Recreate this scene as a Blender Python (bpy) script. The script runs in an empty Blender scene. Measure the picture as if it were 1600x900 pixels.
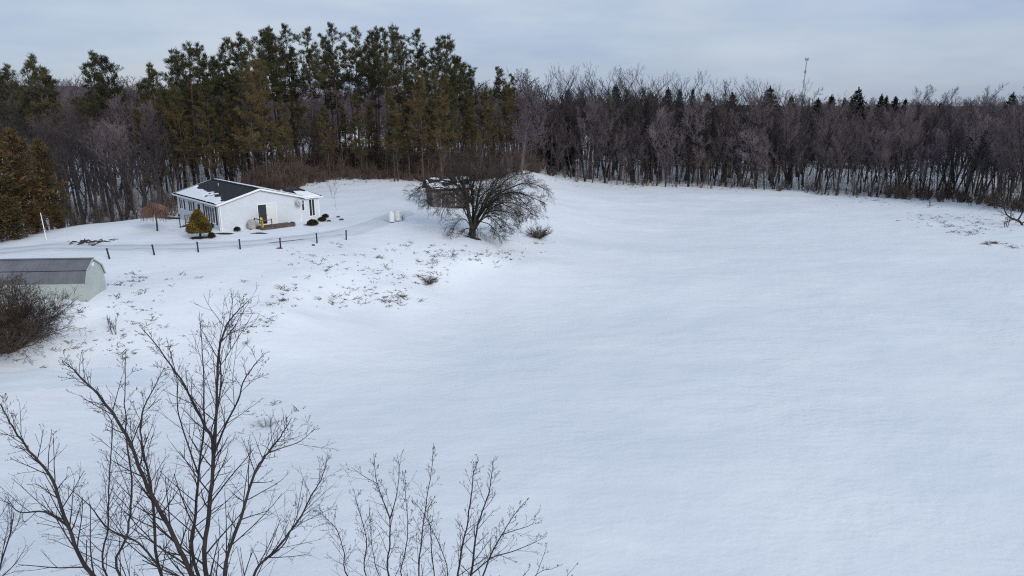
import bpy, math, random
import numpy as np
from math import radians, sin, cos, pi
from mathutils import Vector

SC = bpy.context.scene
C = SC.collection

# ------------------------------------------------------------------ camera, sky, sun, exposure
PITCH, FPX, ZC = radians(14.8), 1100.0, 16.2
cd = bpy.data.cameras.new('camera'); cam = bpy.data.objects.new('camera', cd); C.objects.link(cam)
cd.sensor_width = 36; cd.lens = 36 * FPX / 1600; cd.clip_start = .1; cd.clip_end = 9000
cam.location = (0, 0, ZC); cam.rotation_euler = (pi / 2 - PITCH, 0, 0)
SC.camera = cam
SUN_EL, SUN_AZ = radians(28), radians(142)          # azimuth clockwise from +Y: from the right, a little behind
SUN_STRENGTH, SKY_STRENGTH, EXPOSURE = 1.5, .084, 0.21

W = bpy.data.worlds.new('World'); SC.world = W; W.use_nodes = True
nt = W.node_tree; nt.nodes.clear()
N = nt.nodes.new; LK = nt.links.new
sky = N('ShaderNodeTexSky'); sky.sky_type = 'NISHITA'; sky.sun_disc = False
sky.sun_elevation = SUN_EL; sky.sun_rotation = SUN_AZ; sky.dust_density = 1.5; sky.air_density = 1.0
tc = N('ShaderNodeTexCoord'); mp = N('ShaderNodeMapping'); mp.inputs['Scale'].default_value = (1.0, 1.0, 4.5)
mp.inputs['Rotation'].default_value = (0, radians(5), 0)
LK(tc.outputs['Generated'], mp.inputs['Vector'])
ns = N('ShaderNodeTexNoise'); ns.inputs['Scale'].default_value = 1.7; ns.inputs['Detail'].default_value = 5; ns.inputs['Roughness'].default_value = .5
LK(mp.outputs['Vector'], ns.inputs['Vector'])
rp = N('ShaderNodeValToRGB'); rp.color_ramp.elements[0].position = .3; rp.color_ramp.elements[1].position = .7
rp.color_ramp.elements[0].color = (.62, .62, .62, 1); rp.color_ramp.elements[1].color = (.97, .97, .97, 1)
LK(ns.outputs['Fac'], rp.inputs['Fac'])
n2 = N('ShaderNodeTexNoise'); n2.inputs['Scale'].default_value = 2.3; n2.inputs['Detail'].default_value = 6; n2.inputs['Roughness'].default_value = .55
LK(mp.outputs['Vector'], n2.inputs['Vector'])
r2 = N('ShaderNodeValToRGB'); r2.color_ramp.elements[0].position = .36; r2.color_ramp.elements[1].position = .68
r2.color_ramp.elements[0].color = (4.05, 5.15, 7.2, 1); r2.color_ramp.elements[1].color = (6.3, 7.0, 8.0, 1)
LK(n2.outputs['Fac'], r2.inputs['Fac'])
mx = N('ShaderNodeMix'); mx.data_type = 'RGBA'
LK(rp.outputs['Color'], mx.inputs['Factor']); LK(sky.outputs['Color'], mx.inputs[6]); LK(r2.outputs['Color'], mx.inputs[7])
bg = N('ShaderNodeBackground'); bg.inputs['Strength'].default_value = SKY_STRENGTH
LK(mx.outputs[2], bg.inputs['Color'])
wo = N('ShaderNodeOutputWorld'); LK(bg.outputs['Background'], wo.inputs['Surface'])

sd = bpy.data.lights.new('sun', 'SUN'); sd.energy = SUN_STRENGTH; sd.angle = radians(24); sd.color = (1, .975, .94)
sun = bpy.data.objects.new('sun', sd); C.objects.link(sun)
sv = Vector((sin(SUN_AZ) * cos(SUN_EL), cos(SUN_AZ) * cos(SUN_EL), sin(SUN_EL)))
sun.rotation_euler = sv.to_track_quat('Z', 'Y').to_euler(); sun.location = (60, -60, 90)
vs = SC.view_settings; vs.view_transform = 'Standard'; vs.look = 'None'; vs.exposure = EXPOSURE; vs.gamma = 1; vs.use_curve_mapping = False
SC.cycles.max_bounces = 6; SC.cycles.diffuse_bounces = 3; SC.cycles.use_denoising = False; SC.cycles.filter_width = 1.15

# ------------------------------------------------------------------ helpers: geometry
def unit(v):
    v = np.asarray(v, float); n = np.linalg.norm(v); return v / n if n > 1e-9 else v

def ray(u, v):
    r, d = (u - 800) / FPX, (v - 450) / FPX
    return np.array([r, cos(PITCH) - d * sin(PITCH), -sin(PITCH) - d * cos(PITCH)])
def atz(u, v, z):
    q = ray(u, v); return np.array([0, 0, ZC]) + q * ((z - ZC) / q[2])
def aty(u, v, y):
    q = ray(u, v); return np.array([0, 0, ZC]) + q * (y / q[1])
def proj(p):
    x, y, z = p[0], p[1], p[2] - ZC
    f = y * cos(PITCH) - z * sin(PITCH); up = y * sin(PITCH) + z * cos(PITCH)
    return 800 + FPX * x / f, 450 - FPX * up / f

class MB:
    """collects faces; build() links them as ONE mesh object"""
    def __init__(s): s.v = []; s.q = []; s.t = []; s.n = 0
    def add(s, V, quads=None, tris=None):
        V = np.asarray(V, float).reshape(-1, 3); s.v.append(V)
        if quads is not None and len(quads): s.q.append(np.asarray(quads, int).reshape(-1, 4) + s.n)
        if tris is not None and len(tris): s.t.append(np.asarray(tris, int).reshape(-1, 3) + s.n)
        s.n += len(V)
    def poly(s, pts):
        n = len(pts)
        if n == 4: s.add(pts, quads=[[0, 1, 2, 3]])
        else: s.add(pts, tris=[[0, i, i + 1] for i in range(1, n - 1)])
    def box(s, lo, hi):
        x0, y0, z0 = lo; x1, y1, z1 = hi
        V = [(x0, y0, z0), (x1, y0, z0), (x1, y1, z0), (x0, y1, z0), (x0, y0, z1), (x1, y0, z1), (x1, y1, z1), (x0, y1, z1)]
        s.add(V, quads=[[3, 2, 1, 0], [4, 5, 6, 7], [0, 1, 5, 4], [1, 2, 6, 5], [2, 3, 7, 6], [3, 0, 4, 7]])
    def beam(s, a, b, w, h, up=(0, 0, 1)):
        a, b = np.array(a, float), np.array(b, float); d = unit(b - a); sx = unit(np.cross(d, up))
        if np.linalg.norm(sx) < .5: sx = np.array([1., 0, 0])
        u = np.cross(sx, d); V = []
        for p in (a, b):
            for i, j in ((-1, -1), (1, -1), (1, 1), (-1, 1)): V.append(p + sx * w / 2 * i + u * h / 2 * j)
        s.add(V, quads=[[0, 1, 2, 3], [7, 6, 5, 4], [0, 4, 5, 1], [1, 5, 6, 2], [2, 6, 7, 3], [3, 7, 4, 0]])
    def prism(s, poly, z0, z1, axis=None):
        n = len(poly); V = [(x, y, z0) for x, y in poly] + [(x, y, z1) for x, y in poly]
        s.add(V, quads=[[i, (i + 1) % n, n + (i + 1) % n, n + i] for i in range(n)], tris=[[0, i + 1, i] for i in range(1, n - 1)] + [[n, n + i, n + i + 1] for i in range(1, n - 1)])
    def lathe(s, prof, seg=14, o=(0, 0, 0)):
        V = []; o = np.array(o)
        for r, z in prof:
            for k in range(seg): a = 2 * pi * k / seg; V.append((r * cos(a) + o[0], r * sin(a) + o[1], z + o[2]))
        Q = []
        for i in range(len(prof) - 1):
            for k in range(seg): Q.append([i * seg + k, i * seg + (k + 1) % seg, (i + 1) * seg + (k + 1) % seg, (i + 1) * seg + k])
        s.add(V, quads=Q)
    def tubes(s, brs, sides=4):
        """brs: list of (points k x 3, radii k); batches branches with the same k"""
        by = {}
        for P, R in brs: by.setdefault(len(P), []).append((P, R))
        for k, L in by.items():
            P = np.array([b[0] for b in L], float); R = np.array([b[1] for b in L], float)
            T = np.empty_like(P); T[:, 1:-1] = P[:, 2:] - P[:, :-2]; T[:, 0] = P[:, 1] - P[:, 0]; T[:, -1] = P[:, -1] - P[:, -2]
            T /= np.linalg.norm(T, axis=2, keepdims=True) + 1e-12
            m = np.abs(P[:, -1] - P[:, 0]); ref = np.zeros((len(L), 3)); ref[np.arange(len(L)), np.argmin(m, axis=1)] = 1
            A = np.cross(T, ref[:, None, :]); A /= np.linalg.norm(A, axis=2, keepdims=True) + 1e-12
            B = np.cross(T, A)
            an = np.arange(sides) * 2 * pi / sides
            V = P[:, :, None, :] + R[:, :, None, None] * (A[:, :, None, :] * np.cos(an)[None, None, :, None] + B[:, :, None, :] * np.sin(an)[None, None, :, None])
            b = np.arange(len(L))[:, None, None] * (k * sides); i = np.arange(k - 1)[None, :, None] * sides; j = np.arange(sides)[None, None, :]; j2 = (j + 1) % sides
            Q = np.stack([b + i + j, b + i + sides + j, b + i + sides + j2, b + i + j2], axis=-1)
            s.add(V.reshape(-1, 3), quads=Q.reshape(-1, 4))
    def data(s, name, mat, smooth=False):
        V = np.concatenate(s.v) if s.v else np.zeros((0, 3))
        Q = np.concatenate(s.q) if s.q else np.zeros((0, 4), int); T = np.concatenate(s.t) if s.t else np.zeros((0, 3), int)
        me = bpy.data.meshes.new(name); me.vertices.add(len(V)); me.vertices.foreach_set('co', V.astype(np.float32).ravel())
        me.loops.add(Q.size + T.size); me.loops.foreach_set('vertex_index', np.concatenate([Q.ravel(), T.ravel()]).astype(np.int32))
        st = np.concatenate([np.arange(len(Q)) * 4, Q.size + np.arange(len(T)) * 3]).astype(np.int32)
        me.polygons.add(len(st)); me.polygons.foreach_set('loop_start', st)
        me.polygons.foreach_set('use_smooth', np.full(len(st), smooth))
        me.update(calc_edges=True); me.validate()
        if mat: me.materials.append(mat)
        return me
    def build(s, name, mat, parent=None, smooth=False):
        o = bpy.data.objects.new(name, s.data(name, mat, smooth)); C.objects.link(o)
        if parent is not None: o.parent = parent
        return o

def tag(o, label=None, cat=None, group=None, kind=None):
    if label: o['label'] = label
    if cat: o['category'] = cat
    if group: o['group'] = group
    if kind: o['kind'] = kind
    return o
def thing(name, label, cat, loc=(0, 0, 0), rz=0, group=None):
    o = bpy.data.objects.new(name, None); C.objects.link(o); o.location = loc; o.rotation_euler = (0, 0, rz); o.empty_display_size = .3
    return tag(o, label, cat, group)
def inst(name, me, parent):
    o = bpy.data.objects.new(name, me); C.objects.link(o); o.parent = parent; return o
ORD = 'first second third fourth fifth sixth seventh eighth ninth tenth eleventh twelfth thirteenth fourteenth fifteenth sixteenth seventeenth eighteenth nineteenth twentieth'.split()
def ordinal(n):
    if n < 20: return ORD[n]
    tens = {2: 'twenty', 3: 'thirty', 4: 'forty', 5: 'fifty'}; t, r = divmod(n + 1, 10)
    return {20: 'twentieth', 30: 'thirtieth', 40: 'fortieth', 50: 'fiftieth'}[n + 1] if r == 0 else tens[t] + '-' + ORD[r - 1]

# ------------------------------------------------------------------ helpers: materials
def mat(name, col, rough=.8, col2=None, scale=6., bump=0., bscale=30., objvar=0., detail=4, metal=0., spec=.3, trans=0., stretch=None):
    m = bpy.data.materials.new(name); m.use_nodes = True; t = m.node_tree; b = t.nodes['Principled BSDF']
    b.inputs['Roughness'].default_value = rough; b.inputs['Metallic'].default_value = metal; b.inputs['Specular IOR Level'].default_value = spec
    c = t.nodes.new('ShaderNodeTexCoord'); vec = c.outputs['Object']
    if stretch:
        mpn = t.nodes.new('ShaderNodeMapping'); mpn.inputs['Scale'].default_value = stretch; t.links.new(vec, mpn.inputs['Vector']); vec = mpn.outputs['Vector']
    out = None
    if col2 is not None:
        n = t.nodes.new('ShaderNodeTexNoise'); n.inputs['Scale'].default_value = scale; n.inputs['Detail'].default_value = detail
        t.links.new(vec, n.inputs['Vector'])
        r = t.nodes.new('ShaderNodeValToRGB'); r.color_ramp.elements[0].position = .35; r.color_ramp.elements[1].position = .66
        r.color_ramp.elements[0].color = (*col, 1); r.color_ramp.elements[1].color = (*col2, 1)
        t.links.new(n.outputs['Fac'], r.inputs['Fac']); out = r.outputs['Color']
    if objvar > 0:
        oi = t.nodes.new('ShaderNodeObjectInfo'); mr = t.nodes.new('ShaderNodeMapRange'); mr.inputs['To Min'].default_value = 1 - objvar; mr.inputs['To Max'].default_value = 1 + objvar
        t.links.new(oi.outputs['Random'], mr.inputs['Value'])
        h = t.nodes.new('ShaderNodeHueSaturation'); t.links.new(mr.outputs['Result'], h.inputs['Value'])
        mh = t.nodes.new('ShaderNodeMapRange'); mh.inputs['To Min'].default_value = .5 + objvar * .07; mh.inputs['To Max'].default_value = .5 - objvar * .07
        t.links.new(oi.outputs['Random'], mh.inputs['Value']); t.links.new(mh.outputs['Result'], h.inputs['Hue'])
        if out: t.links.new(out, h.inputs['Color'])
        else: h.inputs['Color'].default_value = (*col, 1)
        out = h.outputs['Color']
    if out: t.links.new(out, b.inputs['Base Color'])
    else: b.inputs['Base Color'].default_value = (*col, 1)
    if bump > 0:
        n = t.nodes.new('ShaderNodeTexNoise'); n.inputs['Scale'].default_value = bscale; n.inputs['Detail'].default_value = 3; t.links.new(vec, n.inputs['Vector'])
        bp = t.nodes.new('ShaderNodeBump'); bp.inputs['Strength'].default_value = bump; bp.inputs['Distance'].default_value = .02
        t.links.new(n.outputs['Fac'], bp.inputs['Height']); t.links.new(bp.outputs['Normal'], b.inputs['Normal'])
    return m

M = {}
M['bark'] = mat('dark_bark', (.02, .018, .019), .95, (.06, .052, .05), 3, .5, 12, .35)
M['twig'] = mat('bare_twigs', (.082, .065, .071), .95, (.185, .146, .148), .25, objvar=.55)
M['darktwig'] = mat('dark_twigs', (.028, .024, .026), .95, (.065, .054, .055), .3, objvar=.35)
M['farwood'] = mat('far_twigs', (.085, .068, .08), .95, (.165, .132, .147), .07)
M['sapling'] = mat('sapling_stems', (.07, .056, .052), .95, (.17, .135, .122), .2)
M['brush'] = mat('brush_stems', (.06, .042, .037), .95, (.15, .105, .083), .12)
M['pinebark'] = mat('pine_bark', (.045, .032, .028), .95, (.115, .075, .058), 1.2, .5, 10, .3)
M['needle'] = mat('pine_needles', (.028, .033, .015), .7, (.08, .075, .027), .35, objvar=.4)
M['olive'] = mat('yellow_pine_needles', (.04, .038, .014), .7, (.12, .09, .032), .35, objvar=.3)
M['deadpine'] = mat('dead_branches', (.055, .042, .04), .95, (.13, .092, .08), .4)
M['cedar'] = mat('bronze_cedar', (.036, .03, .012), .8, (.14, .09, .035), .5, objvar=.2)
M['spruce'] = mat('spruce_needles', (.012, .021, .017), .8, (.03, .043, .03), .5, objvar=.3)
M['oldbark'] = mat('old_tree_bark', (.025, .022, .02), .95, (.07, .058, .048), 2, .6, 9)
M['oldtwig'] = mat('old_tree_twigs', (.03, .026, .022), .95, (.07, .06, .05), .5)
M['fgbark'] = mat('foreground_bark', (.018, .015, .018), .8, (.05, .038, .038), 2.5, .4, 30)
M['fgtwig'] = mat('foreground_twigs', (.018, .015, .019), .8, (.042, .032, .034), 1.5)
M['bud'] = mat('buds', (.05, .035, .03), .8, (.1, .07, .045), 8)
M['bushtwig'] = mat('bush_twigs', (.032, .026, .022), .95, (.1, .068, .05), .7)
M['weed'] = mat('dry_weed', (.06, .053, .056), .95, (.15, .125, .118), .4)
M['weedtan'] = mat('tan_dry_grass', (.12, .085, .06), .95, (.2, .15, .11), .5)
M['siding'] = mat('white_vinyl', (.58, .615, .66), .55, (.62, .65, .69), .8)
M['trim'] = mat('white_trim', (.8, .8, .79), .5, (.84, .84, .83), 2)
M['shingle'] = mat('asphalt_shingles', (.016, .018, .024), .9, (.04, .043, .052), 5, .6, 40)
M['shutter'] = mat('navy_shutter', (.014, .016, .028), .6, (.02, .022, .036), 4)
M['glass'] = mat('window_glass', (.012, .015, .02), .06, spec=.7)
M['blind'] = mat('pale_blind', (.66, .66, .64), .6, (.74, .74, .72), 5)
M['curtain'] = mat('grey_curtain', (.2, .22, .25), .7, (.32, .34, .36), 4, stretch=(6, 6, 1))
M['wooddeck'] = mat('deck_wood', (.085, .06, .05), .85, (.15, .11, .095), 3, .4, 20)
M['metal'] = mat('grey_metal', (.42, .44, .47), .5, (.5, .52, .54), 5, metal=.1)
M['dark'] = mat('black_paint', (.012, .013, .018), .6, (.03, .03, .036), 6)
M['post'] = mat('dark_post', (.018, .017, .02), .85, (.05, .046, .05), 5, .5, 20)
M['yellow'] = mat('yellow_plastic', (.62, .43, .02), .45, (.7, .5, .04), 3)
M['cover'] = mat('grey_cover', (.3, .29, .28), .8, (.42, .41, .39), 4, .5, 8)
M['tank'] = mat('white_tank_paint', (.78, .79, .78), .4, (.84, .84, .83), 3)
M['shedwall'] = mat('pale_green_siding', (.40, .45, .43), .6, (.46, .50, .475), 1.2)
M['shedroof'] = mat('slate_metal_roof', (.135, .14, .16), .5, (.175, .18, .2), 1.0, metal=.05)
M['barnboard'] = mat('weathered_boards', (.075, .062, .06), .95, (.18, .155, .15), 1.3, .5, 8, stretch=(3, 3, .5))
M['rock'] = mat('dark_stone', (.03, .03, .032), .95, (.08, .078, .078), 4, .6, 10)
M['mulch'] = mat('mulch', (.022, .016, .014), .98, (.05, .038, .03), 6, .8, 12)
M['yew'] = mat('golden_evergreen', (.07, .055, .012), .8, (.24, .165, .035), 1.4)
M['weeping'] = mat('russet_twigs', (.10, .055, .042), .95, (.21, .13, .1), 1.0)
M['shrubleaf'] = mat('dark_shrub', (.018, .018, .010), .9, (.05, .045, .022), 3)
M['mast'] = mat('mast_steel', (.16, .17, .19), .6, (.2, .21, .23), 1)
M['asphalt'] = mat('wet_asphalt', (.022, .023, .027), .6, (.05, .052, .058), 1.5, .5, 12)
M['hill'] = mat('forested_hill', (.035, .043, .05), .95, (.055, .062, .07), .01)
M['birch'] = mat('pale_birch_bark', (.42, .39, .34), .8, (.6, .57, .52), 2)

def snow_mat(name, ripple=True, tint=(.835, .865, .89)):
    m = bpy.data.materials.new(name); m.use_nodes = True; t = m.node_tree; b = t.nodes['Principled BSDF']
    b.inputs['Roughness'].default_value = .62; b.inputs['Specular IOR Level'].default_value = .18
    c = t.nodes.new('ShaderNodeTexCoord')
    def noise(scale, vec, detail=4, rough=.5):
        n = t.nodes.new('ShaderNodeTexNoise'); n.inputs['Scale'].default_value = scale; n.inputs['Detail'].default_value = detail; n.inputs['Roughness'].default_value = rough
        t.links.new(vec, n.inputs['Vector']); return n.outputs['Fac']
    n = noise(.12, c.outputs['Object'], 6)
    r = t.nodes.new('ShaderNodeValToRGB'); r.color_ramp.elements[0].position = .3; r.color_ramp.elements[1].position = .7
    r.color_ramp.elements[0].color = (tint[0] * .93, tint[1] * .945, tint[2] * .965, 1); r.color_ramp.elements[1].color = (*tint, 1)
    t.links.new(n, r.inputs['Fac']); t.links.new(r.outputs['Color'], b.inputs['Base Color'])
    mpn = t.nodes.new('ShaderNodeMapping'); mpn.inputs['Rotation'].default_value = (0, 0, radians(-33)); mpn.inputs['Scale'].default_value = (1.2, 1.9, 1)
    t.links.new(c.outputs['Object'], mpn.inputs['Vector'])
    rp_ = noise(1.3, mpn.outputs['Vector'], 6, .6); fine = noise(5.5, c.outputs['Object'], 4, .6)
    b1 = t.nodes.new('ShaderNodeBump'); b1.inputs['Strength'].default_value = 1.0 if ripple else .5; b1.inputs['Distance'].default_value = .05 if ripple else .05
    mk = noise(.09, c.outputs['Object'], 4, .55); rm = t.nodes.new('ShaderNodeMapRange'); rm.inputs['From Min'].default_value = .38; rm.inputs['From Max'].default_value = .64; rm.inputs['To Min'].default_value = .12; t.links.new(mk, rm.inputs['Value'])
    ml = t.nodes.new('ShaderNodeMath'); ml.operation = 'MULTIPLY'; t.links.new(rp_, ml.inputs[0]); t.links.new(rm.outputs['Result'], ml.inputs[1]); t.links.new(ml.outputs['Value'], b1.inputs['Height'])
    drift = noise(.32, mpn.outputs['Vector'], 3, .5); b0 = t.nodes.new('ShaderNodeBump'); b0.inputs['Strength'].default_value = .7; b0.inputs['Distance'].default_value = .14 if ripple else .05
    t.links.new(drift, b0.inputs['Height']); t.links.new(b0.outputs['Normal'], b1.inputs['Normal'])
    b2 = t.nodes.new('ShaderNodeBump'); b2.inputs['Strength'].default_value = .8; b2.inputs['Distance'].default_value = .016
    t.links.new(fine, b2.inputs['Height']); t.links.new(b1.outputs['Normal'], b2.inputs['Normal']); t.links.new(b2.outputs['Normal'], b.inputs['Normal'])
    return m
M['snow'] = snow_mat('snow')
M['roofsnow'] = snow_mat('roof_snow', False)
M['rut'] = snow_mat('rutted_snow', False, (.57, .60, .635))
M['lane'] = snow_mat('lane_snow', False, (.75, .80, .85))
M['packed'] = snow_mat('packed_snow', False, (.70, .73, .76))

# ------------------------------------------------------------------ terrain
rngT = np.random.RandomState(5)
TAB = rngT.rand(256, 256)
def vnoise(x, y):
    xi, yi = np.floor(x).astype(int), np.floor(y).astype(int); fx, fy = x - xi, y - yi
    fx, fy = fx * fx * (3 - 2 * fx), fy * fy * (3 - 2 * fy)
    g = lambda a, b: TAB[a & 255, b & 255]
    return (g(xi, yi) * (1 - fx) + g(xi + 1, yi) * fx) * (1 - fy) + (g(xi, yi + 1) * (1 - fx) + g(xi + 1, yi + 1) * fx) * fy - .5
CTRL = [atz(*p) for p in [
    (347, 361, 4.0), (274, 341, 4.0), (472, 347, 4.0), (500, 343, 4.0), (171, 404, 3.75), (241, 398, 3.78), (310, 394, 3.78), (375, 389, 3.78), (438, 385, 3.78), (495, 379, 3.78), (541, 374, 3.75),
    (137, 472, 3.2), (157, 455, 3.25), (60, 472, 3.15), (20, 548, 1.7), (0, 500, 2.7), (200, 440, 3.0), (300, 450, 2.9), (400, 430, 3.05), (500, 440, 2.5), (600, 410, 2.6), (600, 440, 2.0), (690, 415, 1.9),
    (450, 500, 1.5), (560, 480, .5), (680, 452, .35), (250, 520, 1.3), (450, 560, .15), (250, 580, .35), (60, 600, .9), (150, 500, 2.1),
    (735, 378, 3.2), (790, 388, 2.1), (850, 374, 1.7), (900, 372, .7), (860, 320, 2.3), (950, 340, .4), (900, 290, 1.5), (830, 268, 3.1), (760, 268, 4.2), (690, 325, 4.0), (615, 347, 4.0), (560, 310, 4.3), (600, 285, 4.8), (480, 290, 4.6), (660, 360, 3.8),
    (0, 385, 3.7), (110, 355, 3.9), (200, 345, 4.0), (240, 338, 4.05), (72, 373, 3.95), (130, 382, 3.9)]]
CTRL += [np.array(p, float) for p in [
    (-52, 74, 2.0), (-46, 82, 1.6), (-60, 100, .6), (-38, 88, 3.1), (-27, 100, 4.6), (-20, 125, 5.6), (-50, 125, 3.5), (0, 128, 4.8), (-30, 150, 5.0), (5, 160, 3.4), (-80, 90, .5), (-75, 60, 2.6),
    (0, 5, 0), (20, 20, 0), (45, 20, 0), (8, 40, 0), (30, 40, -.1), (60, 50, 0), (20, 70, -.1), (40, 70, -.1), (15, 100, .1), (40, 100, -.1), (30, 130, .3), (52, 131, 0), (80, 118, .2), (59, 80, .1), (78, 98, .5), (110, 100, .5), (100, 50, 0),
    (-10, 25, .2), (-25, 25, .5), (-50, 30, 1.2), (-62, 45, 2.9), (-75, 20, 1.5), (0, -30, 0), (-60, -30, .5), (90, -20, 0), (40, 165, .5), (90, 150, .5), (30, 190, 1), (-90, 150, 1), (-20, 190, 3.), (110, 180, .5)]]
CT = np.array(CTRL)
def _U(r2): return np.where(r2 > 1e-9, .5 * r2 * np.log(np.maximum(r2, 1e-9)), 0)
_n = len(CT); _K = _U(((CT[:, None, :2] - CT[None, :, :2]) ** 2).sum(-1)) + np.eye(_n) * 4.0
_P = np.c_[np.ones(_n), CT[:, :2]]
_A = np.block([[_K, _P], [_P.T, np.zeros((3, 3))]]); _w = np.linalg.solve(_A, np.r_[CT[:, 2], 0, 0, 0])
def smooth(a, b, x): t = np.clip((x - a) / float(b - a), 0, 1); return t * t * (3 - 2 * t)
def H(x, y):
    sc = np.isscalar(x) or np.ndim(x) == 0
    x = np.atleast_1d(np.asarray(x, float)); y = np.atleast_1d(np.asarray(y, float)); sh = x.shape; x = x.ravel(); y = y.ravel()
    z = np.zeros(len(x)); cx, cy = np.clip(x, -95, 125), np.clip(y, -35, 200)
    for i in range(0, len(x), 20000):
        s = slice(i, i + 20000)
        r2 = (cx[s, None] - CT[None, :, 0]) ** 2 + (cy[s, None] - CT[None, :, 1]) ** 2
        z[s] = _U(r2) @ _w[:_n] + _w[_n] + _w[_n + 1] * cx[s] + _w[_n + 2] * cy[s]
    far = np.maximum(np.maximum(np.abs(x - 15) - 105, np.abs(y - 80) - 115), 0)
    z = z * (1 - smooth(10, 160, far)) + smooth(10, 160, far) * (1.2 + 3 * vnoise(x / 120 + 7, y / 120 + 3))
    z = z + .28 * vnoise(x / 9 + 40, y / 7 + 11) + .10 * vnoise(x / 3.1, y / 2.7 + 90) + .035 * vnoise(x / 1.1 + 5, y / .9)
    bank = np.exp(-((z - 1.7) / 1.2) ** 2) * smooth(78, 68, y) * smooth(36, 44, y) * smooth(8, -2, x)
    z = z + bank * (.5 * vnoise(x / 3.6 + 21, y / 2.9 + 63) + .22 * vnoise(x / 1.5 + 81, y / 1.3 + 3))
    return float(z[0]) if sc else z.reshape(sh)
_ts = np.linspace(14, 420, 2400)
def G(u, v):
    """point of the ground that the photograph shows at this pixel"""
    q = ray(u, v); P_ = np.array([0, 0, ZC])[None] + q[None] * _ts[:, None]
    d = P_[:, 2] - H(P_[:, 0], P_[:, 1]); k = np.argmax(d < 0)
    if k == 0: return P_[-1]
    a = d[k - 1] / (d[k - 1] - d[k]); return P_[k - 1] * (1 - a) + P_[k] * a

def axis(lo, hi, step, far, grow=1.22):
    a = list(np.arange(lo, hi + step / 2, step)); s = step
    while a[-1] < far: s *= grow; a.append(a[-1] + s)
    s = step; b = []; p = lo
    while p > -far: s *= grow; p -= s; b.append(p)
    return np.array(b[::-1] + a)
xs, ys = axis(-62, 98, .55, 4200), axis(8, 150, .5, 4200)
X, Y = np.meshgrid(xs, ys); Z = H(X, Y)
mb = MB(); nx, ny = len(xs), len(ys); idx = np.arange(nx * ny).reshape(ny, nx)
mb.add(np.stack([X, Y, Z], -1).reshape(-1, 3), quads=np.stack([idx[:-1, :-1], idx[:-1, 1:], idx[1:, 1:], idx[1:, :-1]], -1).reshape(-1, 4))
ground = tag(mb.build('snow_ground', M['snow'], smooth=True), 'snow covered field and banks', kind='structure')

# far wooded hills on the left horizon
mb = MB(); hx = np.linspace(-1700, 1900, 420); hy = np.linspace(1150, 1900, 30); X, Y = np.meshgrid(hx, hy)
prof = 40 * np.exp(-((hx + 980) / 420) ** 2) + 9 * np.exp(-((hx + 250) / 300) ** 2) + 5
Z = prof[None, :] * np.sin(np.clip((Y - 1150) / 750, 0, 1) * pi) ** .6 + 9 * vnoise(X / 130, Y / 130) + 7 * vnoise(X / 14, Y / 14) + 1
Z[0] = -3
idx = np.arange(X.size).reshape(X.shape)
mb.add(np.stack([X, Y, Z], -1).reshape(-1, 3), quads=np.stack([idx[:-1, :-1], idx[:-1, 1:], idx[1:, 1:], idx[1:, :-1]], -1).reshape(-1, 4))
tag(mb.build('hills', M['hill'], smooth=True), 'dark wooded hills on the left horizon', kind='structure')

# driveway: strip of packed snow that follows the ground, with ruts and a bare patch
def catmull(P, n):
    P = np.array(P, float); Q = np.vstack([2 * P[0] - P[1], P, 2 * P[-1] - P[-2]]); out = []
    for i in range(1, len(Q) - 2):
        for t in np.linspace(0, 1, n, endpoint=False):
            a, b, c, d = Q[i - 1:i + 3]
            out.append(.5 * (2 * b + (c - a) * t + (2 * a - 5 * b + 4 * c - d) * t * t + (3 * b - a - 3 * c + d) * t ** 3))
    out.append(P[-1]); return np.array(out)
def strip(name, line, width, m, lift, parent=None, ragged=.25, ruts=True, nacross=11):
    line = np.array(line); T = np.gradient(line, axis=0); T /= np.linalg.norm(T, axis=1, keepdims=True); Nn = np.c_[-T[:, 1], T[:, 0]]
    k = np.arange(len(line)); wl = width / 2 * (1 + ragged * 2 * vnoise(k / 3. + 3, k * 0 + 7.)); wr = width / 2 * (1 + ragged * 2 * vnoise(k / 3. + 60, k * 0 + 17.))
    ends = np.minimum(1, np.minimum(k, len(k) - 1 - k) / 6. + .02); wl, wr = wl * ends, wr * ends
    V = []
    for j, s in enumerate(np.linspace(-1, 1, nacross)):
        q = line + Nn * (np.where(s < 0, wl, wr) * s)[:, None]; z = H(q[:, 0], q[:, 1]) + lift * (1 - abs(s) ** 6 * 1.6)
        if ruts: z = z + .02 - .025 * (np.exp(-((abs(s) - .5) / .17) ** 2))
        V.append(np.c_[q, z])
    V = np.array(V); idx = np.arange(V.shape[0] * V.shape[1]).reshape(V.shape[:2]); b = MB()
    b.add(V.reshape(-1, 3), quads=np.stack([idx[:-1, :-1], idx[:-1, 1:], idx[1:, 1:], idx[1:, :-1]], -1).reshape(-1, 4)[:, ::-1])
    return b.build(name, m, parent, True)
line = catmull([G(u, v)[:2] for u, v in [(-120, 400), (0, 393), (90, 385), (170, 387), (260, 386), (350, 383), (430, 377), (500, 368), (560, 358), (610, 340), (640, 330)]], 22)
dw = tag(strip('driveway', line, 2.9, M['packed'], .02, ragged=.12), 'packed snow driveway with wheel ruts', kind='structure')
for pts, w, sd_ in [([(415, 379.5), (435, 378.5), (455, 376.5), (480, 373.2)], .42, 1), ([(372, 382.6), (385, 382), (405, 380.5)], .2, 2)]:
    l2 = catmull([G(u, v)[:2] for u, v in pts], 14); strip('bare_patch', l2, w, M['asphalt'], .036, dw, ragged=.5, ruts=False, nacross=5)
for side in (-.75, .75):
    T_ = np.gradient(line, axis=0); T_ /= np.linalg.norm(T_, axis=1, keepdims=True); strip('wheel_track', (line + np.c_[-T_[:, 1], T_[:, 0]] * side)[10:170], .8, M['rut'], .03, dw, ragged=.7, ruts=False, nacross=5)
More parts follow.
